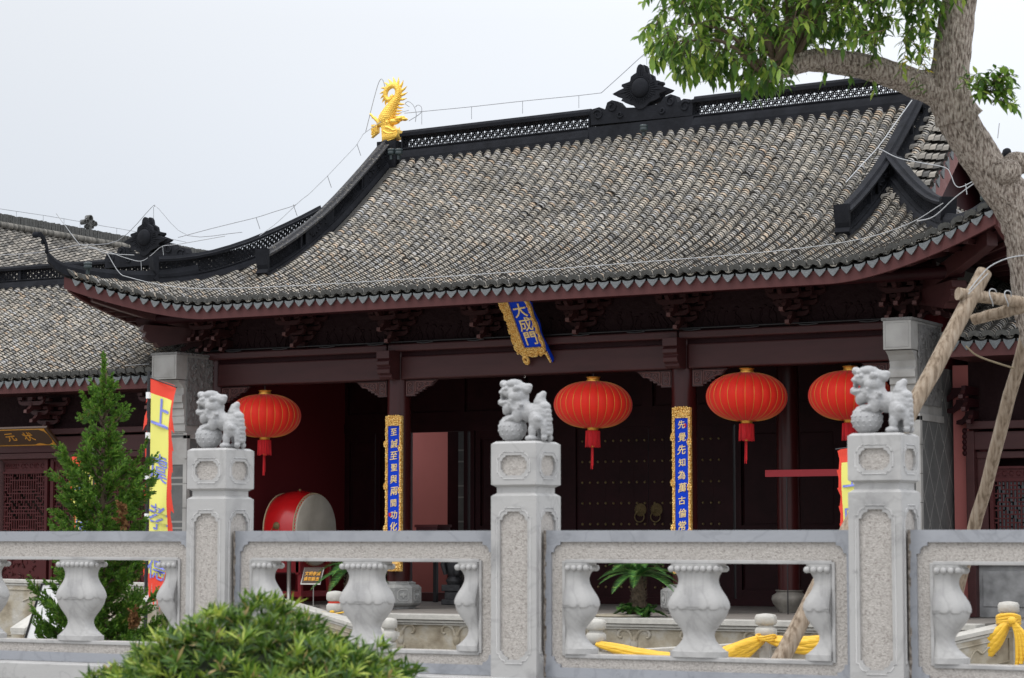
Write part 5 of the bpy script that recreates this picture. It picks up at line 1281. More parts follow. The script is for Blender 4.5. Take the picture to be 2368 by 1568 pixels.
wire('lightning_wire', [Yp(32, (960, 282), (962, 262), (955, 243), (944, 235), (937, 240), (946, 247)), Yp(32, (945, 280), (972, 262), (974, 248), (966, 243), (960, 248))], 'curled wire ends beside the golden dragon fish', r=.006)
wire('lightning_wire', [Yp(26.95, (250, 560), (262, 578), (290, 598), (340, 615), (395, 618), (420, 608), (440, 588), (470, 575), (520, 563))[:0] or Yp(28, (100, 545), (110, 560), (160, 578))[:0] or catmull(Yp(27.2, (248, 586), (275, 630), (300, 642), (380, 660), (480, 668), (700, 660), (950, 645), (1200, 628), (1500, 605), (1780, 582), (1980, 555), (2100, 518), (2180, 470)), 1),
     catmull(Yp(27.2, (182, 575), (215, 574), (248, 586), (310, 590), (360, 582), (430, 608))[:4], 1)],
     'pale conductor running along the front eave of the gate hall', r=.0055, mt=WIREP)
wire('lightning_wire', [Yp(28.5, (130, 494), (170, 548), (183, 565)), Yp(28.5, (183, 565), (240, 579), (292, 597), (326, 604), (350, 590), (375, 570), (412, 565), (520, 546))],
     'pale conductor looping over the left upturned corner', r=.0055, mt=WIREP, stand=[(atY(326, 604, 28.5), atY(327, 625, 28.5)), (atY(376, 570, 28.5), atY(378, 590, 28.5))])
wire('lightning_wire', [Yp(31.6, (0, 590), (90, 584), (180, 567), (272, 557), (350, 480), (357, 478), (366, 482), (435, 545), (560, 537))], 'lightning wire over the flower on the left wing ridge', stand=[(atY(355, 479, 31.6), atY(355, 505, 31.6)), (atY(44, 588, 31.6), atY(44, 600, 31.6))])
wire('lightning_wire', [lin(Xp(-32, (0, 483), (100, 498), (185, 512), (206, 500), (226, 520), (310, 535), (430, 560)))], 'lightning wire above the dark ridge of the rear building', stand=[(atX(x, y, -32), atX(x, y+13, -32)) for x, y in ((38, 489), (100, 498), (148, 505), (185, 512), (270, 528), (350, 545))])
wire('lightning_wire', [lin(Xp(-10.9, (2108, 232), (2030, 340), (1955, 422))), Yp(29.2, (2030, 342), (2075, 365), (2130, 377), (2185, 388), (2198, 405), (2208, 428), (2225, 432), (2275, 405)), Yp(28, (2275, 408), (2210, 455), (2160, 500), (2120, 512))],
     'pale conductor crossing the right gable ridge behind the tree fork', r=.0075, mt=WIREP, stand=[(atY(2232, 425, 28), atY(2235, 450, 28)), (atY(2310, 285, 29), atY(2306, 320, 29))])
wire('lightning_wire', [Yp(28.0, (0, 860), (180, 852), (345, 842))], 'pale wire just above the left wing eave', r=.0055, mt=WIREP)

# ================================================================== FOREGROUND TREE WITH SUPPORT POLES
def leaf_quads(mb, p, d, up, L_, w, fold=.25, droop=.2):
    """one pointed leaf made of 6 faces, its own island"""
    d = d.normalized(); s = d.cross(up); s = s.normalized() if s.length > .01 else d.orthogonal().normalized(); n = s.cross(d)
    P = []; st = ((0, .12), (.3, .85), (.58, .95), (1, .02))
    for t, ww in st:
        c = p+d*(L_*t)+Vector((0, 0, -droop*L_*t*t)); h = w*ww/2
        P += [c-s*h+n*(h*fold), c, c+s*h+n*(h*fold)]
    mb.add(P, [(i*3+j, i*3+j+1, (i+1)*3+j+1, (i+1)*3+j) for i in range(3) for j in (0, 1)], 0, True)
DT_ = 15.5
tp = [atD(2520, 1790, DT_-.3), atD(2505, 1300, DT_-.2), atD(2470, 900, DT_-.1), atD(2421, 744, DT_), atD(2406, 670, DT_), atD(2384, 552, DT_), atD(2352, 480, DT_), atD(2283, 389, DT_), atD(2232, 311, DT_), atD(2190, 225, DT_)]
tree = thing('camphor_tree', 'forked camphor tree with rough brown bark leaning in at the right edge', 'tree', (tp[0].x, tp[0].y, .22)); TI = (-tp[0].x, -tp[0].y, -.22)
def tbm(m_, n, mt): o = m_.build(n, mt, tree); o.location = TI; return o
m2p = DT_/F
tp[0].z = .1
m_ = MB(); pts = catmull(tp, 8); rr = np.interp(np.linspace(0, 1, len(pts)), np.linspace(0, 1, len(tp)), [112, 92, 80, 68, 65, 59, 52, 45, 44, 43])*m2p
def rough_tube(mb, pts, rr, n=28, amp=.045):
    k = len(mb.v); mb.tube(pts, list(rr), n)
    for i in range(k, k+len(pts)*n):
        q = (i-k)//n; c = pts[q]; v = Vector(mb.v[i]); a = (i-k) % n
        f = 1+amp*(math.sin(a*1.9+q*.35)+.7*math.sin(a*4.1-q*.8)+.5*math.sin(q*1.7+a*.6)); v = c+(v-c)*f; mb.v[i] = tuple(v)
rough_tube(m_, pts, rr); tbm(m_, 'trunk', BARK)
m_ = MB(); lp = catmull([atD(2212, 285, DT_), atD(2195, 190, DT_), atD(2205, 100, DT_), atD(2217, 0, DT_), atD(2235, -130, DT_-.1), atD(2220, -320, DT_), atD(2240, -520, DT_)], 6); rough_tube(m_, lp, np.interp(np.linspace(0, 1, len(lp)), [0, .5, .8, 1], [47, 39, 30, 5])*m2p); tbm(m_, 'limb', BARK)
m_ = MB(); lp = catmull([atD(2235, 285, DT_), atD(2180, 222, DT_), atD(2110, 190, DT_), atD(2030, 163, DT_-.05), atD(1950, 146, DT_-.1), atD(1880, 139, DT_-.15), atD(1830, 152, DT_-.2), atD(1812, 166, DT_-.2), atD(1770, 188, DT_-.3)], 6)
rough_tube(m_, lp, np.interp(np.linspace(0, 1, len(lp)), [0, .12, .3, .5, .75, .87, 1], [46, 37, 31, 28, 24, 16, 5])*m2p); tbm(m_, 'limb', BARK)
m_ = MB(); m_.ell(atD(2322, 398, DT_-.1), (.12, .10, .09), 12); m_.ell(atD(2350, 378, DT_), (.10, .10, .08), 10); tbm(m_, 'limb_stub', BARK)
rg = random.Random(11); lf, tw, yl = MB(), MB(), MB()
def sprig(mb, p, d, L_=.30, n=9, ls=.085, spread=.8):
    d = d.normalized(); q = [p]
    for k in range(3): q.append(q[-1]+d*(L_/3)+Vector((rg.uniform(-.02, .02), rg.uniform(-.02, .02), -.012*k)))
    tw.tube(q, [.0035, .003, .002, .001], 4)
    for k in range(n):
        t = lerp(.15, 1, k/n)*3; i = min(2, int(t)); c = q[i].lerp(q[i+1], t-i)
        a = k*2.4+rg.uniform(-.4, .4); s = d.orthogonal().normalized(); b = d.cross(s)
        ld = d*rg.uniform(.1, .7)+(s*math.cos(a)+b*math.sin(a))*spread*1.15+Vector((0, 0, -rg.uniform(-.05, .75)))
        leaf_quads(mb, c, ld, Vector((0, 0, 1)), ls*rg.uniform(.6, 1.1), ls*rg.uniform(.30, .42), droop=rg.uniform(.05, .35))
# crown outline in survey units: lower boundary left to right
lowx = [1500, 1520, 1545, 1600, 1650, 1700, 1740, 1790, 1820, 1840, 1900, 1960, 2040, 2100, 2150, 2190]
lowy = [50, 85, 115, 140, 145, 158, 178, 165, 140, 108, 104, 112, 128, 138, 128, 110]
cnt = 0
clumps = [(rg.uniform(1530, 2160), rg.uniform(-260, 190), rg.uniform(-.7, .7)) for _ in range(120)]
while cnt < 860:
    if rg.random() < .8: c = rg.choice(clumps); x, y, dd = c[0]+rg.gauss(0, 32), c[1]+rg.gauss(0, 26), c[2]+rg.gauss(0, .12)
    else: x, y, dd = rg.uniform(1515, 2175), rg.uniform(-300, 200), rg.uniform(-.8, .8)
    if x < 1535 or y > interp(x, lowx, lowy)-34: continue
    if y < 0 and cnt % 3: 
        pass
    den = interp(x, [1500, 1600, 1800, 1850, 1960, 2020, 2170], [.75, .95, .95, .75, .55, .55, .35]) if y > 0 else .6
    if rg.random() > den: continue
    p = atD(x, y, DT_+dd*.9); d = Vector((rg.uniform(-.9, .4), rg.uniform(-.6, .6), rg.uniform(-.6, .15)))
    sprig(lf, p, d, L_=.22, n=10, ls=.088); cnt += 1
for k in range(260):                      # crown round the upper limb, above the picture
    a_, r_1 = rg.uniform(0, 6.3), rg.uniform(.2, 1)**.5; q_ = atD(2190+330*r_1*math.cos(a_), -400+190*r_1*math.sin(a_)-40, DT_+rg.uniform(-1, 1)); sprig(lf, q_, Vector((rg.uniform(-1, 1), rg.uniform(-1, 1), rg.uniform(-.5, .5))), L_=.24, n=10, ls=.095)
for k in range(70):                       # hanging fringe along the lower edge
    x = rg.uniform(1520, 1860); p = atD(x, interp(x, lowx, lowy)-rg.uniform(15, 45), DT_+rg.uniform(-.5, .3)); sprig(lf, p, Vector((rg.uniform(-.5, .3), rg.uniform(-.3, .3), -.7)), L_=.16, n=8, ls=.10, spread=.5)
for k in range(44):                       # small tuft on the right of the fork
    p = atD(rg.uniform(2225, 2320), rg.uniform(180, 245), DT_-.3+rg.uniform(-.1, .1)); sprig(lf, p, Vector((rg.uniform(.0, 1), rg.uniform(-.4, .2), rg.uniform(-.1, .6))), L_=.14, n=7, ls=.085)
for k in range(6):
    p = atD(rg.uniform(1940, 2110), rg.uniform(195, 150), DT_-.15); 
for x, y in ((1960, 175), (2012, 188), (1905, 165)): sprig(lf, atD(x, y-12, DT_-.2), Vector((0, 0, -1)), L_=.08, n=4, ls=.08, spread=.3)
for x, y in ((2120, 150), (2135, 132), (2140, 170), (2120, 205), (2135, 225), (2150, 140)): sprig(yl if y < 175 else lf, atD(x, y, DT_-.35), Vector((rg.uniform(-.6, .3), -.3, .5)), L_=.12, n=7, ls=.065)
for i in range(16):                       # thin branches carrying the leaves
    a = lp[-1-(i % 14)]; b = atD(rg.uniform(1560, 2120), rg.uniform(-200, 120), DT_+rg.uniform(-.5, .5)); mid = a.lerp(b, .5)+Vector((0, 0, .12)); tw.tube(catmull([a, mid, b], 5), list(np.linspace(.022, .005, 11)), 6)
tbm(lf, 'foliage', LEAF); tbm(yl, 'young_leaves', LEAFY); tbm(tw, 'twigs', TWIG)
# support poles, tied round with wire
pgrp = 'weathered poles propping the camphor tree'
def prop(a, b, r0, r1, label):
    m_ = MB(); n = 16; pts = [a.lerp(b, t)+Vector((rg.uniform(-.008, .008), rg.uniform(-.008, .008), 0)) for t in np.linspace(0, 1, n)]
    m_.tube(pts, [lerp(r0, r1, t)*(1+rg.uniform(-.04, .04)) for t in np.linspace(0, 1, n)], 14)
    for k in range(4):
        i = rg.randrange(2, n-2); d = Vector((rg.uniform(-1, 1), -1, rg.uniform(-.3, .3))).normalized(); m_.ell(pts[i]+d*lerp(r0, r1, i/n)*.92, (.018, .018, .022), 8)
    o = m_.build('support_pole', POLE); tag(o, label, 'wooden pole', pgrp); return o
a, b = atD(2276, 628, 14.9), atD(1838, 1460, 14.1); d = b-a; e = a+d*((.22-a.z)/d.z); prop(a, e, .052, .052, 'long slanting pole crossing behind the right stone lion and balustrade')
a, b = atD(2392, 700, 16.0), atD(2258, 1200, 16.4); d = b-a; e = a+d*((.22-a.z)/d.z); prop(a, e, .045, .047, 'steep pole right of the long slanting one, in front of the lattice window')
prop(atD(2212, 679, 14.8), atD(2420, 706, 15.0), .040, .036, 'short horizontal pole with a sawn round end, tied at the tree')
prop(atD(2246, 741, 15.1), atD(2420, 694, 14.9), .034, .048, 'short horizontal pole under the other one, its thin end at the long prop')
m_ = MB()
for (x, y, r) in ((2295, 688, .055), (2330, 690, .05)):
    c = atD(x, y, 14.85); m_.tube([c+Vector((.01*math.sin(t*2), r*math.cos(t), r*math.sin(t))) for t in np.linspace(0, 6.3, 18)], .004, 5)
m_.tube(catmull([atD(2240, 672, 14.7), atD(2265, 640, 14.75), atD(2290, 615, 14.8), atD(2330, 597, 14.9), atD(2370, 590, 15)], 4), .004, 5); m_.tube(catmull([atD(2238, 680, 14.7), atD(2262, 655, 14.72), atD(2284, 632, 14.75)], 4), .0035, 5)
o = m_.build('tie_wire', WIREP); tag(o, 'galvanised wire binding the props to the tree', 'wire')
m_ = MB(); m_.tube(catmull([atD(2232, 800, 15.2), atD(2258, 822, 15.2), atD(2300, 838, 15.3), atD(2345, 852, 15.4)], 4), .006, 6); o = m_.build('rope', mat('hemp', (.25, .2, .13), .9)); tag(o, 'thin brown rope sagging between the props and the tree', 'rope')

# ================================================================== JUNIPER
rg = random.Random(21); DJ = 15.2; jb = atD(235, 1475, DJ); JX, JY = jb.x, jb.y; mj = DJ/F
jt = thing('juniper', 'young juniper with feathery green sprays in front of the left banner', 'conifer', (JX, JY, .22)); JI = (-JX, -JY, -.22)
ztop = atD(247, 842, DJ).z
m_ = MB(); m_.tube([(JX+.01*math.sin(z*3), JY, z) for z in np.linspace(.1, ztop-.05, 20)], list(np.linspace(.045, .006, 20)), 8); o = m_.build('trunk', TWIG, jt); o.location = JI
yy = [822, 870, 920, 960, 990, 1020, 1060, 1110, 1200, 1300, 1400, 1500, 1700]; ww = [5, 20, 36, 42, 18, 30, 72, 80, 88, 100, 112, 122, 132]
fo = MB(); brown = MB()
def spray(mb, p, d, L_):
    d = d.normalized(); s = d.orthogonal().normalized()
    for k in range(9):
        t = k/9; c = p+d*L_*t
        for sg in (-1, 1):
            a = rg.uniform(0, 6.3); sd = (s*math.cos(a)+d.cross(s)*math.sin(a)); dd = (d*.9+sd*.75*sg).normalized(); l = L_*(.42*(1-t)+.10)*rg.uniform(.7, 1.2)
            w_ = dd.cross(d).normalized()*.0045 if dd.cross(d).length > .01 else s*.004
            e = c+dd*l; m1 = c+dd*l*.45
            mb.add([c, m1-w_*1.5, e, m1+w_*1.5], [(0, 1, 2, 3)])
            o2 = dd.cross(w_).normalized()*.006; mb.add([c, m1-o2, e, m1+o2], [(0, 1, 2, 3)])
brs = MB()
for k in range(132):
    u = (k+.5)/132; yb = lerp(1680, 872, u**1.12); a = k*2.399+rg.uniform(-.25, .25)
    wd = interp(yb-25, yy, ww)*mj*rg.uniform(.6, 1.25); out = Vector((math.cos(a), math.sin(a), 0)); rise = rg.uniform(.55, 1.0)
    base = Vector((JX, JY, H+(1243-yb-30)*mj)); nP = max(3, int(wd/.035)); pts = [base+out*wd*(q/nP)+Vector((rg.uniform(-.01, .01), rg.uniform(-.01, .01), wd*rise*(q/nP)**1.3)) for q in range(nP+1)]
    brs.tube(pts, list(np.linspace(.010, .003, nP+1)), 5)
    for q in range(1, nP+1):
        for r_2 in range(3 if q > nP*.35 else 1):
            sd = Vector((-out.y, out.x, 0))*rg.uniform(-.8, .8)
            spray(fo, pts[q]+Vector((rg.uniform(-.02, .02), rg.uniform(-.02, .02), rg.uniform(-.02, .02))), out*rg.uniform(.3, 1.0)+sd+Vector((0, 0, rg.uniform(.2, 1.0))), rg.uniform(.08, .15)*(1 if yb > 1000 else .7))
o = brs.build('branches', TWIG, jt); o.location = JI
for a_ in range(14):                     # branch tips that stand out of the outline
    y = rg.uniform(1040, 1560); a = rg.uniform(0, 6.28); r = interp(y, yy, ww)*mj; out = Vector((math.cos(a), math.sin(a), 0)); p = Vector((JX, JY, H+(1243-y)*mj))+out*r*.75
    for k in range(7): spray(fo, p+(out*.6+Vector((0, 0, 1)))*.035*k, out*.5+Vector((rg.uniform(-.3, .3), rg.uniform(-.3, .3), 1)), .11-.008*k)
for k in range(10): spray(fo, Vector((JX, JY, ztop-.22+.025*k)), Vector((rg.uniform(-.3, .3), rg.uniform(-.3, .3), 1)), .10)
for y, x in ((1180, 290), (1210, 285), (1420, 310), (1440, 318)):
    for k in range(7): spray(brown, atD(x+rg.uniform(-8, 8), y+rg.uniform(-8, 8), DJ-.36), Vector((rg.uniform(-.5, .5), -.5, rg.uniform(-.4, .8))), .08)
o = fo.build('foliage', JUNI, jt); o.location = JI; o = brown.build('withered_sprays', mat('withered', (.22, .11, .04), .9), jt); o.location = JI

# ================================================================== ROUND SHRUB IN FRONT OF THE BALUSTRADE
rg = random.Random(5); DS = 8.4; ms = DS/F; sc_ = atD(570, 1625, DS); SRX, SRZ = 400*ms, 232*ms
sh = thing('round_shrub', 'clipped round evergreen shrub with narrow leaf whorls before the balustrade', 'shrub', (sc_.x, sc_.y, 0))
st = MB()
for k in range(9): a = k*.7; st.tube(catmull([Vector((.03*math.cos(a), .03*math.sin(a), 0)), Vector((.12*math.cos(a), .12*math.sin(a), .5)), Vector((.35*math.cos(a), .3*math.sin(a), sc_.z-.1))], 4), [.02]*9, 6)
st.build('stems', TWIG, sh)
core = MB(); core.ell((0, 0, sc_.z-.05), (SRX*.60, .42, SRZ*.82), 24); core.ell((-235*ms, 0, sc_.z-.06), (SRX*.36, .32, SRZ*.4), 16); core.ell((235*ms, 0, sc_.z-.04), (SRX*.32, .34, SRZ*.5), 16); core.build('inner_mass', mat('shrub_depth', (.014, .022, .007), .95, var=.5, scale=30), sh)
lf = MB(); nros = 0
while nros < 2700:
    u = Vector((rg.gauss(0, 1), rg.gauss(0, 1), rg.gauss(0, 1))).normalized()
    if u.z < -.75 or (u.y > .5 and u.z < .2): continue
    lx, lz, lrx, lrz = ((0, 0, .74, 1.0), (0, 0, .74, 1.0), (-235*ms, -25*ms, .46, .56), (235*ms, -5*ms, .42, .66), (-330*ms, -60*ms, .24, .30))[rg.choice((0, 0, 0, 1, 1, 2, 2, 3, 3, 4))]
    k = rg.uniform(.80, 1.0)+.05*math.sin(u.x*9+u.z*7+1)+.04*math.sin(u.x*17)+.03*math.sin(u.x*31+u.y*9)-.10*abs(u.x)*max(0, u.z)*1.6
    p = Vector((lx+u.x*SRX*k*lrx, u.y*.55*k*(.6+.4*lrz), sc_.z+lz+u.z*SRZ*k*lrz)); 
    if p.z < .25: continue
    nrm = Vector((u.x/SRX, u.y/.58, u.z/SRZ)).normalized(); ax = (nrm*1.0+Vector((rg.uniform(-.6, .6), rg.uniform(-.6, .6), rg.uniform(-.1, .7)))).normalized()
    s = ax.orthogonal().normalized(); b = ax.cross(s); fresh = 1 if rg.random() < .22 else 0; n = rg.randint(9, 14); L_ = rg.uniform(.048, .085)
    for q in range(n):
        a = q*2.4+rg.uniform(-.3, .3); sp = rg.uniform(.35, 1.1); d = ax*rg.uniform(.5, 1)+(s*math.cos(a)+b*math.sin(a))*sp
        k0 = len(lf.m); leaf_quads(lf, p-ax*rg.uniform(0, .03), d, ax, L_*rg.uniform(.6, 1.15), .0098*rg.uniform(.75, 1.3), fold=.4, droop=.15); lf.m[k0:] = [fresh]*(len(lf.m)-k0)
    nros += 1
lf.build('foliage', [SHRUB, SHRUB2], sh)

# ================================================================== BANNERS
def banner(px, py, Yd, wv, tall, label, poleside, flipx=1, lean=0, chars=(), top_drop=0, rz=0, gap=1.0):
    """flag of cloth on a black pole. origin at the pole foot; cloth runs from x=0 to x=wv*flipx"""
    p = atD(px, py, Yd); t = thing('banner', label, 'banner', (p.x, p.y, .22), rz, 'yellow banners with flame edges'); zt = p.z-.22
    m_ = MB(); m_.tube([(0, 0, -.02), (0, 0, zt*.5), (0, 0, zt+.05)], [.016, .014, .011], 10); m_.tube([(0, 0, zt-.0), (wv*flipx*1.02, 0, zt-top_drop)], .006, 6); m_.build('pole', BLKP, t)
    m_ = MB()
    for k in range(6): m_.tube([(0, 0, zt-.12-k*tall/5.2), (0, 0, zt-.17-k*tall/5.2)], .021, 10)
    m_.build('pole_clips', WHITE, t)
    N, M = 46, 14; rgb = random.Random(int(px)); W = []
    def wid(v): return wv*(1-.32*v**1.2)
    def cp(u, v, d=0):
        x = flipx*(.018+wid(v)*u); z = zt-top_drop*u*(1-.4*v)-tall*v; y = .035*math.sin(u*5+v*7+px)*u+.02*math.sin(v*15+u*3)*u+d; return (x, y, z)
    yel, red, ink = MB(), MB(), MB()
    sheet(lambda u, v: cp(u, v), np.linspace(.02, .80, M), np.linspace(.075, .93, N), yel)
    sheet(lambda u, v: cp(u, v), np.linspace(0, .8, 8), np.linspace(0, .075, 4), red)
    sheet(lambda u, v: cp(u, v), np.linspace(0, .8, 8), np.linspace(.93, .97, 3), red)
    # ragged flame edge on the free side, on the pole side and below
    for side_ in (1, -1):
        n = 10; v = 0.0 if side_ > 0 else .04; 
        while v < .92:
            L_ = rgb.uniform(.06, .12); d = rgb.uniform(.13, .24)*(.45 if px > 1500 else 1); v1 = min(.99, v+L_); a = []
            if side_ > 0: a = [cp(.795, v), cp(.795, v1), cp(.795+.10, v1+.01), cp(.80+d, v1+rgb.uniform(.015, .03)), cp(.80+d*.75, v+L_*.55), cp(.80+.13, v+.01)]
            else:
                f = lambda u, vv: (-flipx*u*wv*.9, .02*math.sin(vv*20), zt-tall*vv); a = [f(0, v), f(d*.55, v+L_*.55), f(d*.75, v1+.02), f(d*.3, v1-.003), f(0, v1-.01)]
            red.add(a, [tuple(range(len(a)))], 0, False); v = v1 if side_ > 0 else v1+.02
    for k in range(5):
        u = k*.2; a = [cp(u, .968), cp(u+.2, .968), cp(u+.17, 1.02), cp(u+.10, 1.07+.02*(k % 2)), cp(u+.03, 1.02)]; red.add(a, [tuple(range(5))])
    yel.build('yellow_field', YEL, t); red.build('red_edge', REDB, t)
    for i, (ch, v, sz) in enumerate(chars):
        o = text(ch, sz*1.05, INK, None, ext=0, off=sz*.004); me = o.data; cu = .42
        ink.add([(lambda q: (q[0], q[1]-.006, q[2]))(cp(cu+c.co.x*flipx*.85/wid(v)*1.0, v-c.co.z/tall)) for c in me.vertices], [tuple(f.vertices) for f in me.polygons])
        ink.add([(lambda q: (q[0], q[1]+.006, q[2]))(cp(cu+c.co.x*flipx*.85/wid(v)*1.0, v-c.co.z/tall)) for c in me.vertices], [tuple(f.vertices) for f in me.polygons])
        D.objects.remove(o)
    ink.build('lettering', INK, t); return t
banner(344, 872, 18.5, .27, 1.66, 'tall yellow banner with 上 虞 in blue beside the left pier', 1, 1, chars=(('上', .165, .24), ('虞', .425, .22), ('孝', .66, .21), ('德', .9, .2)), top_drop=.09)
banner(219, 1048, 21.5, .27, 1.62, 'yellow banner half hidden behind the juniper', 1, -1, chars=(('上', .15, .22), ('虞', .42, .22), ('孝', .66, .2)), top_drop=.02)
banner(2002, 1030, 22, .30, 1.8, 'yellow banner mostly hidden behind the right balustrade post', 1, -1, chars=(('上', .16, .24), ('虞', .37, .24), ('孝', .6, .22)), top_drop=.03)

# ================================================================== DRUM AND STAND
dc = atY(655, 1225, 29.55); dr_ = thing('drum', 'big red drum with a pale hide face on its stand in the left bay', 'drum', (dc.x, 29.55, dc.z))
RD = .545; Ld = .60
def xl(mb, prof, c=(0, 0, 0), n=40, mi=0):
    k = len(mb.v); mb.lathe(prof, n, (0, 0, 0), mi)
    for i in range(k, len(mb.v)): x, y, z = mb.v[i]; mb.v[i] = (z+c[0], x+c[1], y+c[2])
m_ = MB(); xl(m_, [(RD*.97, 0), (RD*1.02, .06), (RD*1.075, .2), (RD*1.09, Ld/2), (RD*1.075, Ld-.2), (RD*1.02, Ld-.06), (RD*.97, Ld)]); m_.build('drum_body', DRUMR, dr_)
m_ = MB(); xl(m_, [(RD*.90, Ld-.02), (RD*.985, Ld-.02), (RD*.985, Ld), (RD*.97, Ld+.012), (RD*.4, Ld+.008), (.01, Ld+.008)]); m_.build('drum_head', HIDE, dr_)
m_ = MB()
for xx in (.012, Ld-.045):
    m_.tube([(xx, RD*1.005*math.cos(a), RD*1.005*math.sin(a)) for a in np.linspace(0, 2*math.pi, 49)], .012, 6, cap=False)
for k in range(64): a = k*2*math.pi/64; m_.ell((Ld-.02, RD*.995*math.cos(a), RD*.995*math.sin(a)), (.014, .012, .012), 6)
m_.build('studs_and_rope', mat('hide_edge', (.42, .33, .2), .7), dr_)
m_ = MB(); q = Vector((.28, -RD*1.09*math.cos(.13), RD*1.09*math.sin(.13)-.02)); m_.ell(q, (.06, .03, .06), 14); m_.ell(q+Vector((0, -.02, -.02)), (.02, .02, .02), 8); m_.tube([q+Vector((.07*math.cos(a), -.03, -.08+.07*math.sin(a))) for a in np.linspace(0, 6.3, 18)], .006, 6); m_.build('drum_ring', BRASS, dr_)
m_ = MB(); m_.tube([(.3, 0, RD*1.08), (.3, 0, RD*1.08+.03)], .02, 8); m_.build('top_knob', BRASS, dr_)
ds = thing('drum_stand', 'red wooden stand carrying the big drum', 'drum stand', (dc.x+.3, 29.55, PZ)); zt = dc.z-PZ-.42
m_ = MB(); 
for sy in (-1, 1):
    for sx in (-1, 1): m_ = MB(); m_.tube([(sx*.30, sy*.40, 0), (sx*.27, sy*.37, zt*.6), (sx*.25, sy*.35, zt+.14)], [.045, .04, .04], 4, sm=False); m_.build('leg', REDW, ds)
m_ = MB(); m_.box(-.3, .3, -.42, -.36, .12, .2); m_.box(-.3, .3, .36, .42, .12, .2); m_.box(-.3, -.24, -.4, .4, .12, .2); m_.box(.24, .3, -.4, .4, .12, .2); m_.build('lower_rails', REDW, ds)
m_ = MB(); m_.box(-.3, .3, -.42, -.37, zt-.22, zt); m_.box(-.3, .3, .37, .42, zt-.22, zt); m_.box(.22, .27, -.42, .42, zt-.25, zt+.05); m_.box(-.27, -.22, -.42, .42, zt-.25, zt+.05); m_.build('cradle', REDW, ds)
# queue barrier and little notice
p = atY(668, 1290, 28.7); bq = thing('belt_barrier', 'steel queue post with a blue belt in front of the drum stand', 'barrier post', (p.x, p.y, PZ)); hq = p.z-PZ+.06
m_ = MB(); m_.lathe([(.16, 0), (.16, .012), (.04, .03), (.032, .04), (.032, hq), (.04, hq), (.04, hq+.02), (.01, hq+.03)], 16); m_.build('post', STEEL, bq)
m_ = MB(); m_.box(-.045, .045, -.035, .035, hq-.09, hq-.0); m_.build('belt_head', BLKP, bq)
m_ = MB(); m_.sweep([(.04, 0, hq-.075), (.5, .02, hq-.09), (1.0, .03, hq-.09), (1.4, .04, hq-.08)], [(-.002, 0), (.002, 0), (.002, .055), (-.002, .055)]); m_.build('blue_belt', BELTB, bq)
m_ = MB(); m_.sweep([(-.04, 0, hq-.075), (-.4, .02, hq-.085)], [(-.002, 0), (.002, 0), (.002, .055), (-.002, .055)]); m_.build('red_belt', BELTR, bq)
p = atY(722, 1332, 28.3); nt_ = thing('notice_stand', 'small framed notice 文明参观 请勿敲击 on a thin stand', 'notice', (p.x, p.y, PZ)); hh = p.z-PZ
m_ = MB(); m_.tube([(0, .03, 0), (0, .03, hh-.1)], .009, 8); m_.lathe([(.13, 0), (.13, .01), (.02, .02)], 16); m_.build('stand', STEEL, nt_)
bd = D.objects.new('notice_board', MB().box(-.165, .165, 0, .012, -.12, .12).build('x', SIGNB).data); COL.objects.link(bd); D.objects.remove(D.objects['x']); bd.parent = nt_; bd.location = (0, 0, hh); bd.rotation_euler = (R(-20), 0, 0)
bd.rotation_euler = (R(-22), R(0), 0)
m_ = MB(); m_.tube([(-.17, 0, -.125), (.17, 0, -.125), (.17, 0, .125), (-.17, 0, .125), (-.17, 0, -.125)], .010, 4, sm=False); m_.build('frame', STEEL, bd)
join_texts([(c, .066, (-.10+i*.068, .03), 0, (1, 1)) for i, c in enumerate('文明参观')]+[(c, .066, (-.10+i*.068, -.05), 0, (1, 1)) for i, c in enumerate('请勿敲击')], 'lettering', GOLDT, bd).location = (0, -.004, 0)
# wall box, stone figure and barrier plank inside the porch
p = atY(1005, 1259, 31.5); m_ = MB(); m_.box(p.x-.25, p.x+.13, 31.35, 31.75, p.z-.26, p.z+.27); o = m_.build('wall_box', mat('box_paint', (.06, .01, .014), .3)); o2 = MB(); o2.box(p.x-.27, p.x+.15, 31.33, 31.77, p.z+.27, p.z+.31); o2.build('lid', mat('box_lid', (.10, .02, .022), .3), o); tag(o, 'dark red wooden box by the open doorway', 'box')
m_ = MB(); m_.box(p.x-.03, p.x+.03, 31.5, 31.56, PZ, p.z-.26); m_.build('box_leg', BLKP, o)
p = atZ(1050, 1398, PZ); fg = thing('carved_stone_figure', 'dark carved stone drum figure beside the open doorway', 'stone carving', (p.x, p.y, PZ))
m_ = MB(); m_.box(-.16, .16, -.12, .12, 0, .08); m_.box(-.12, .12, -.09, .09, .08, .2); m_.box(-.16, .16, -.12, .12, .2, .3); m_.lathe([(.10, .3), (.13, .36), (.09, .42)], 12); m_.build('pedestal', DARKS, fg, bevel=.01)
m_ = MB(); m_.ell((0, 0, .62), (.17, .09, .24), 16); m_.ell((-.05, 0, .85), (.13, .09, .1), 12); m_.tube([(-.1, -.09, .45), (-.14, -.1, .6), (-.10, -.1, .78)], [.03, .04, .02], 8); m_.ell((.08, -.05, .5), (.06, .06, .08), 8); m_.build('carving', DARKS, fg)
a, b = atY(1770, 1095, 28.75), atY(1990, 1091, 28.75); m_ = MB(); m_.box(a.x, b.x, 28.73, 28.76, a.z-.045, a.z+.045); o = m_.build('hanging_strip', mat('strip_red', (.30, .012, .02), .6)); tag(o, 'flat red strip across the right bay', 'barrier tape')
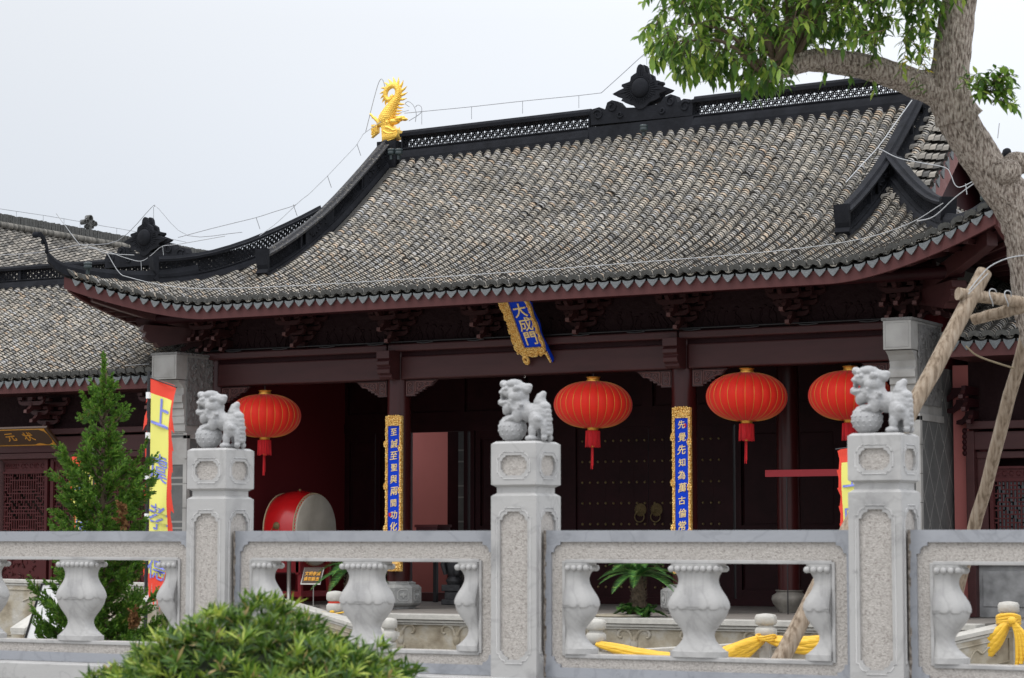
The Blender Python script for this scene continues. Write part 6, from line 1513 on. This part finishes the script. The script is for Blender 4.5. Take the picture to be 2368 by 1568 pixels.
m_ = MB(); m_.tube([(a.x+.3, 28.745, a.z-.04), (a.x+.3, 28.745, PZ)], .008, 6); m_.tube([(b.x-.05, 28.745, a.z-.04), (b.x-.05, 28.745, PZ)], .008, 6); m_.build('strip_posts', BLKP, o)

# ================================================================== CYCADS
def cycad(loc, label, scale, nfr, trunk_h, tr_r, seed, skirt=True, arch=1.0):
    t = thing('cycad', label, 'cycad', loc, 0, 'cycads on the terrace'); rg = random.Random(seed)
    m_ = MB(); m_.lathe([(tr_r*.8, -.02), (tr_r, .06), (tr_r*1.05, trunk_h*.6), (tr_r*.8, trunk_h), (tr_r*.3, trunk_h+.05)], 16)
    for k in range(150): a, z = rg.uniform(0, 6.3), rg.uniform(.02, trunk_h); c = Vector((tr_r*math.cos(a), tr_r*math.sin(a), z)); m_.tube([c*1, c+Vector((.03*math.cos(a), .03*math.sin(a), .03))], [.011, .004], 4)
    m_.build('trunk', mat('cycad_trunk%d' % seed, (.07, .05, .032), .95, var=.5, scale=30), t)
    m_ = MB()
    def frond(base, a, el, L_, wl=.11):
        d = Vector((math.cos(a), math.sin(a), 0)); pts = []
        for k in range(15): u = k/14; pts.append(base+d*(L_*(math.cos(el)*u*.75+.25*u*u))+Vector((0, 0, L_*(math.sin(el)*u-.62*arch*u*u))))
        m_.tube(pts, list(np.linspace(.008, .002, 15)), 4)
        for i in range(1, 14):
            for f_ in (0, .33, .66):
                p = pts[i].lerp(pts[min(i+1, 14)], f_); t_ = (pts[min(i+1, 14)]-pts[i-1]).normalized(); s = t_.cross(Vector((0, 0, 1))).normalized(); n = s.cross(t_)
                l = wl*scale*math.sin(min(1, (i+f_)/14*1.02)*math.pi)**.5
                for sg in (-1, 1):
                    e = p+(s*sg*.85+t_*.6+n*.25).normalized()*l; w_ = t_*.010; m_.add([p-w_, p+w_, e], [(0, 1, 2)])
    for k in range(nfr): frond(Vector((0, 0, trunk_h)), k*2.4+rg.uniform(-.2, .2), rg.uniform(.25, 1.15), rg.uniform(.55, .72)*scale)
    if skirt:
        for k in range(26): frond(Vector((rg.uniform(-.12, .12), rg.uniform(-.1, .1), 0)), rg.uniform(0, 6.3), rg.uniform(.6, 1.2), rg.uniform(.32, .48)*scale, .11)
    m_.build('fronds', CYC, t); return t
p = atZ(1462, 1424, PZ+.02); cycad((p.x, 26.85, PZ), 'small cycad with a shaggy trunk on the terrace edge, seen under the right railing', .98, 26, .50, .085, 3)
p = atY(800, 1290, 27.6); cycad((p.x+.12, 27.6, PZ), 'cycad frond arching beside the drum notice, mostly hidden by the railing', 1.05, 16, .50, .11, 4, False, 1.2)
m_ = MB(); m_.lathe([(.30, 0), (.34, .01), (.34, .03), (.30, .035)], 24, (atZ(1462, 1424, PZ).x, 26.85, PZ)); o = m_.build('planting_hole_rim', TERR); tag(o, 'low stone rim round the foot of the small cycad', 'planter')

# ================================================================== STAIR FLANKS, LOTUS POSTS, YELLOW SWAGS
def lotus(p, h, label, red=False, r=.10):
    t = thing('lotus_post', label, 'stone post', p, 0, 'low stone posts with lotus heads along the terrace steps')
    m_ = MB(); m_.box(-r*.8, r*.8, -r*.8, r*.8, 0, h-.30); m_.build('shaft', COPING, t, bevel=.01)
    m_ = MB(); n = 32; z0 = h-.29; prof = [(r*.7, 0), (r*.95, .02), (r*1.1, .05), (r*1.1, .10), (r*.95, .125), (r*.8, .13), (r*.8, .155), (r*.95, .16), (r*1.1, .18), (r*1.1, .245), (r*.95, .275), (r*.5, .285), (0.01, .29)]; vs = []
    for q, z in prof:
        for k in range(n):
            a = 2*math.pi*k/n; f = 1+.07*abs(math.sin(a*5))**.5 if q > r*.9 else 1; vs.append((q*f*math.cos(a), q*f*math.sin(a), z0+z))
    m_.add(vs, [(i*n+k, i*n+(k+1) % n, (i+1)*n+(k+1) % n, (i+1)*n+k) for i in range(len(prof)-1) for k in range(n)], 0, True)
    m_.build('lotus_head', COPING, t)
    if red: m_ = MB(); m_.lathe([(r*.84, h-.165), (r*.9, h-.15), (r*.84, h-.13)], 20); m_.build('red_cord', REDB, t)
    return t
def fromtop(px, py, Y, **k): p = atY(px, py, Y); return Vector((p.x, Y, .22)), p.z-.22
A1, h1 = fromtop(775, 1366, 25.6); A2, h2 = fromtop(900, 1428, 24.4); A3, h3 = fromtop(1378, 1430, 24.4); A4, h4 = fromtop(1770, 1418, 25.3); A5, h5 = fromtop(2331, 1390, 25.3)
lotus(A1, h1, 'lotus post with a red cord round its neck below the drum', True); lotus(A2, h2, 'lotus post just right of the shrub, below the left couplet board', r=.085); lotus(A3, h3, 'lotus post behind the half baluster left of the small cycad')
lotus(A4, h4, 'lotus post tied with yellow cloth beside the slanting prop', r=.11); lotus(A5, h5, 'lotus post with a big yellow knot at the far right', r=.10)
def coping_wall(name, label, a, b, w, zb=.2, face=TERR):
    """low wall with a moulded coping from a to b (top points)"""
    t = thing(name, label, 'low wall', (a.x, a.y, .22)); inv = (-a.x, -a.y, -.22); d = (b-a)
    m_ = MB(); m_.sweep([a, b], [(-w/2-.03, -.05), (-w/2-.03, 0), (w/2+.03, 0), (w/2+.03, -.05)]); m_.sweep([a-Vector((0, 0, .055)), b-Vector((0, 0, .055))], [(-w/2-.012, -.03), (-w/2-.012, 0), (w/2+.012, 0), (w/2+.012, -.03)]); m_.build('coping', COPING, t, bevel=.006).location = inv
    m_ = MB(); l = Vector((d.y, -d.x, 0)).normalized()*w/2; q = [a+l, a-l, b-l, b+l]
    vs = [v-Vector((0, 0, .08)) for v in q]+[Vector((v.x, v.y, zb)) for v in q]; m_.add(vs, [(0, 1, 2, 3), (0, 4, 5, 1), (1, 5, 6, 2), (2, 6, 7, 3), (3, 7, 4, 0), (7, 6, 5, 4)])
    n_ = Vector((d.y, -d.x, 0)).normalized()
    for sg in (-1, 1):
        f = lambda u, v: a.lerp(b, u)+n_*sg*(w/2+.004)+Vector((0, 0, v)); hgt = min(a.z, b.z)-zb
        if hgt > .25: m_.tube([f(.1, -.14), f(.9, -.14), f(.9, -hgt*.85), f(.1, -hgt*.85), f(.1, -.14)], .012, 5); m_.tube(catmull([f(.3, -.3), f(.4, -.2), f(.5, -.25), f(.6, -.2), f(.7, -.3)], 4), .014, 5)
    m_.build('wall_body', face, t).location = inv; return t
coping_wall('stair_flank', 'sloping stone flank descending left to right below the drum', atY(640, 1383, 26.3), atY(905, 1462, 24.4), .16)
coping_wall('stair_flank', 'low stone wall draped with yellow cloth between the two middle lotus posts', atY(1385, 1506, 24.4), atY(1765, 1484, 25.3), .14)
coping_wall('stair_flank', 'low stone wall carrying yellow cloth right of the slanting prop', atY(1770, 1486, 25.3), atY(2010, 1466, 25.9), .14)
coping_wall('stair_flank', 'brown carved stone flank under the yellow knot at the far right', atY(2180, 1474, 24.6), atY(2333, 1440, 25.3), .2)
coping_wall('parapet', 'pale topped stone parapet in front of the left wing doors', atY(-60, 1337, 26.0), atY(372, 1348, 26.0), .2)
coping_wall('stair_flank', 'sloping stone flank beside the white board at the far left', atY(130, 1392, 24.2), atY(40, 1452, 23.6), .25)
def swag(name, label, a, b, sag, w0=.05, w1=.10, n=22, seed=1, flat=.35):
    rg = random.Random(seed); m_ = MB()
    for s in range(7):
        ph = rg.uniform(0, 6.3); off = (s-3)/3; pts = []; rr = []
        for i in range(n+1):
            u = i/n; k = math.sin(math.pi*u)**.7; pts.append(a.lerp(b, u)+Vector((0, -.02+.02*math.sin(ph+u*4)-abs(off)*-.01, -sag*4*u*(1-u)+off*-w1*k*.62+.008*math.sin(u*9+ph)))); rr.append(lerp(w0*.35, w1*.40, k)*rg.uniform(.95, 1.05))
        m_.tube(pts, rr, 8)
    o = m_.build(name, CLOTH); tag(o, label, 'cloth', 'yellow cloth swags on the terrace steps'); return o
swag('cloth_swag', 'yellow cloth hanging from the lotus post left of the cycad', atY(1380, 1488, 24.33), atY(1640, 1532, 24.5), .06, seed=1)
swag('cloth_swag', 'yellow cloth rising right to the tied lotus post', atY(1630, 1530, 24.5), atY(1770, 1476, 25.15), .035, seed=2, w1=.13)
swag('cloth_swag', 'yellow cloth running right from the tied lotus post past the slanting prop', atY(1770, 1476, 25.15), atY(2000, 1470, 25.2), .09, seed=3, w1=.11)
swag('cloth_swag', 'yellow cloth drooping left of the big knot at the far right', atY(2195, 1462, 24.9), atY(2335, 1432, 25.1), .26, seed=4, w1=.15)
m_ = MB(); c = atY(2331, 1433, 25.15)
for k in range(5): m_.tube([c+Vector((.12*math.cos(t), .10*math.sin(t), .015*math.sin(t*2+k)+.022*(k-2))) for t in np.linspace(0, 6.3, 22)], .022, 6)
m_.ell(c+Vector((.07, -.10, -.01)), (.055, .05, .05), 10)
for k in range(4): m_.tube(catmull([c+Vector((.07, -.1, 0)), c+Vector((.12+.03*k, -.11, -.16)), c+Vector((.13+.045*k, -.12, -.38)), c+Vector((.12+.05*k, -.12, -.5+.03*k))], 4), [.025]*13, 8)
o = m_.build('cloth_knot', CLOTH); tag(o, 'big yellow cloth knot with hanging tails on the far right lotus post', 'cloth')
m_ = MB(); c = atY(1770, 1474, 25.12)
for k in range(3): m_.tube([c+Vector((.11*math.cos(t), .11*math.sin(t), .012*math.sin(t*2+k)+.02*(k-1))) for t in np.linspace(0, 6.3, 20)], .014, 6)
o = m_.build('cloth_tie', CLOTH); tag(o, 'narrow yellow tie round the lotus post beside the slanting prop', 'cloth')
m_ = MB(); a, b = atY(745, 1416, 25.5), atY(820, 1410, 25.5); m_.tube(catmull([a, a.lerp(b, .4)-Vector((0, 0, .03)), b], 5), .012, 6); m_.ell(a.lerp(b, .3), (.04, .02, .02), 8); o = m_.build('cloth_tie', CLOTH); tag(o, 'thin yellow tie on the lotus post with the red cord', 'cloth')
# leaning white board
p = atD(62, 1474, 17.5); q = atY(100, 1350, p.y); t = thing('display_board', 'leaning white board with a green mark behind the left baluster', 'board', (p.x, p.y, .22))
m_ = MB(); d = Vector((q.x-p.x, 0, q.z-p.z)); zb = -(p.z-.22); x_ = d.x/d.z
f = lambda u, v, w_: (u+x_*v, w_, v-(p.z-.22)*0)
m_.prism([(0, -.75), (.62, -.75), (.62, d.z), (0, d.z)], lambda u, v, w_: (u+x_*v, w_, p.z-.22+v), 0, .02); m_.build('white_panel', WHITE, t)
m_ = MB(); e0, e1 = Vector((x_*-.95-.01, 0, p.z-.22-.95)), Vector((x_*d.z-.01, 0, p.z-.22+d.z)); m_.tube([e0, e1, e1+Vector((.66, 0, 0))], .012, 5, sm=False); m_.build('frame', BLKP, t)
m_ = MB()
for (u, v, w_, h_) in ((.06, .03, .03, .06), (.10, .03, .05, .018), (.10, .07, .04, .015), (.115, .03, .012, .055), (.17, .02, .05, .07)): m_.prism([(u, v), (u+w_, v), (u+w_, v+h_), (u, v+h_)], lambda a_, b_, c_: (a_+x_*b_, -.003+c_*0-.001, p.z-.22+b_), 0, .0)
m_.build('green_mark', GREEN, t)
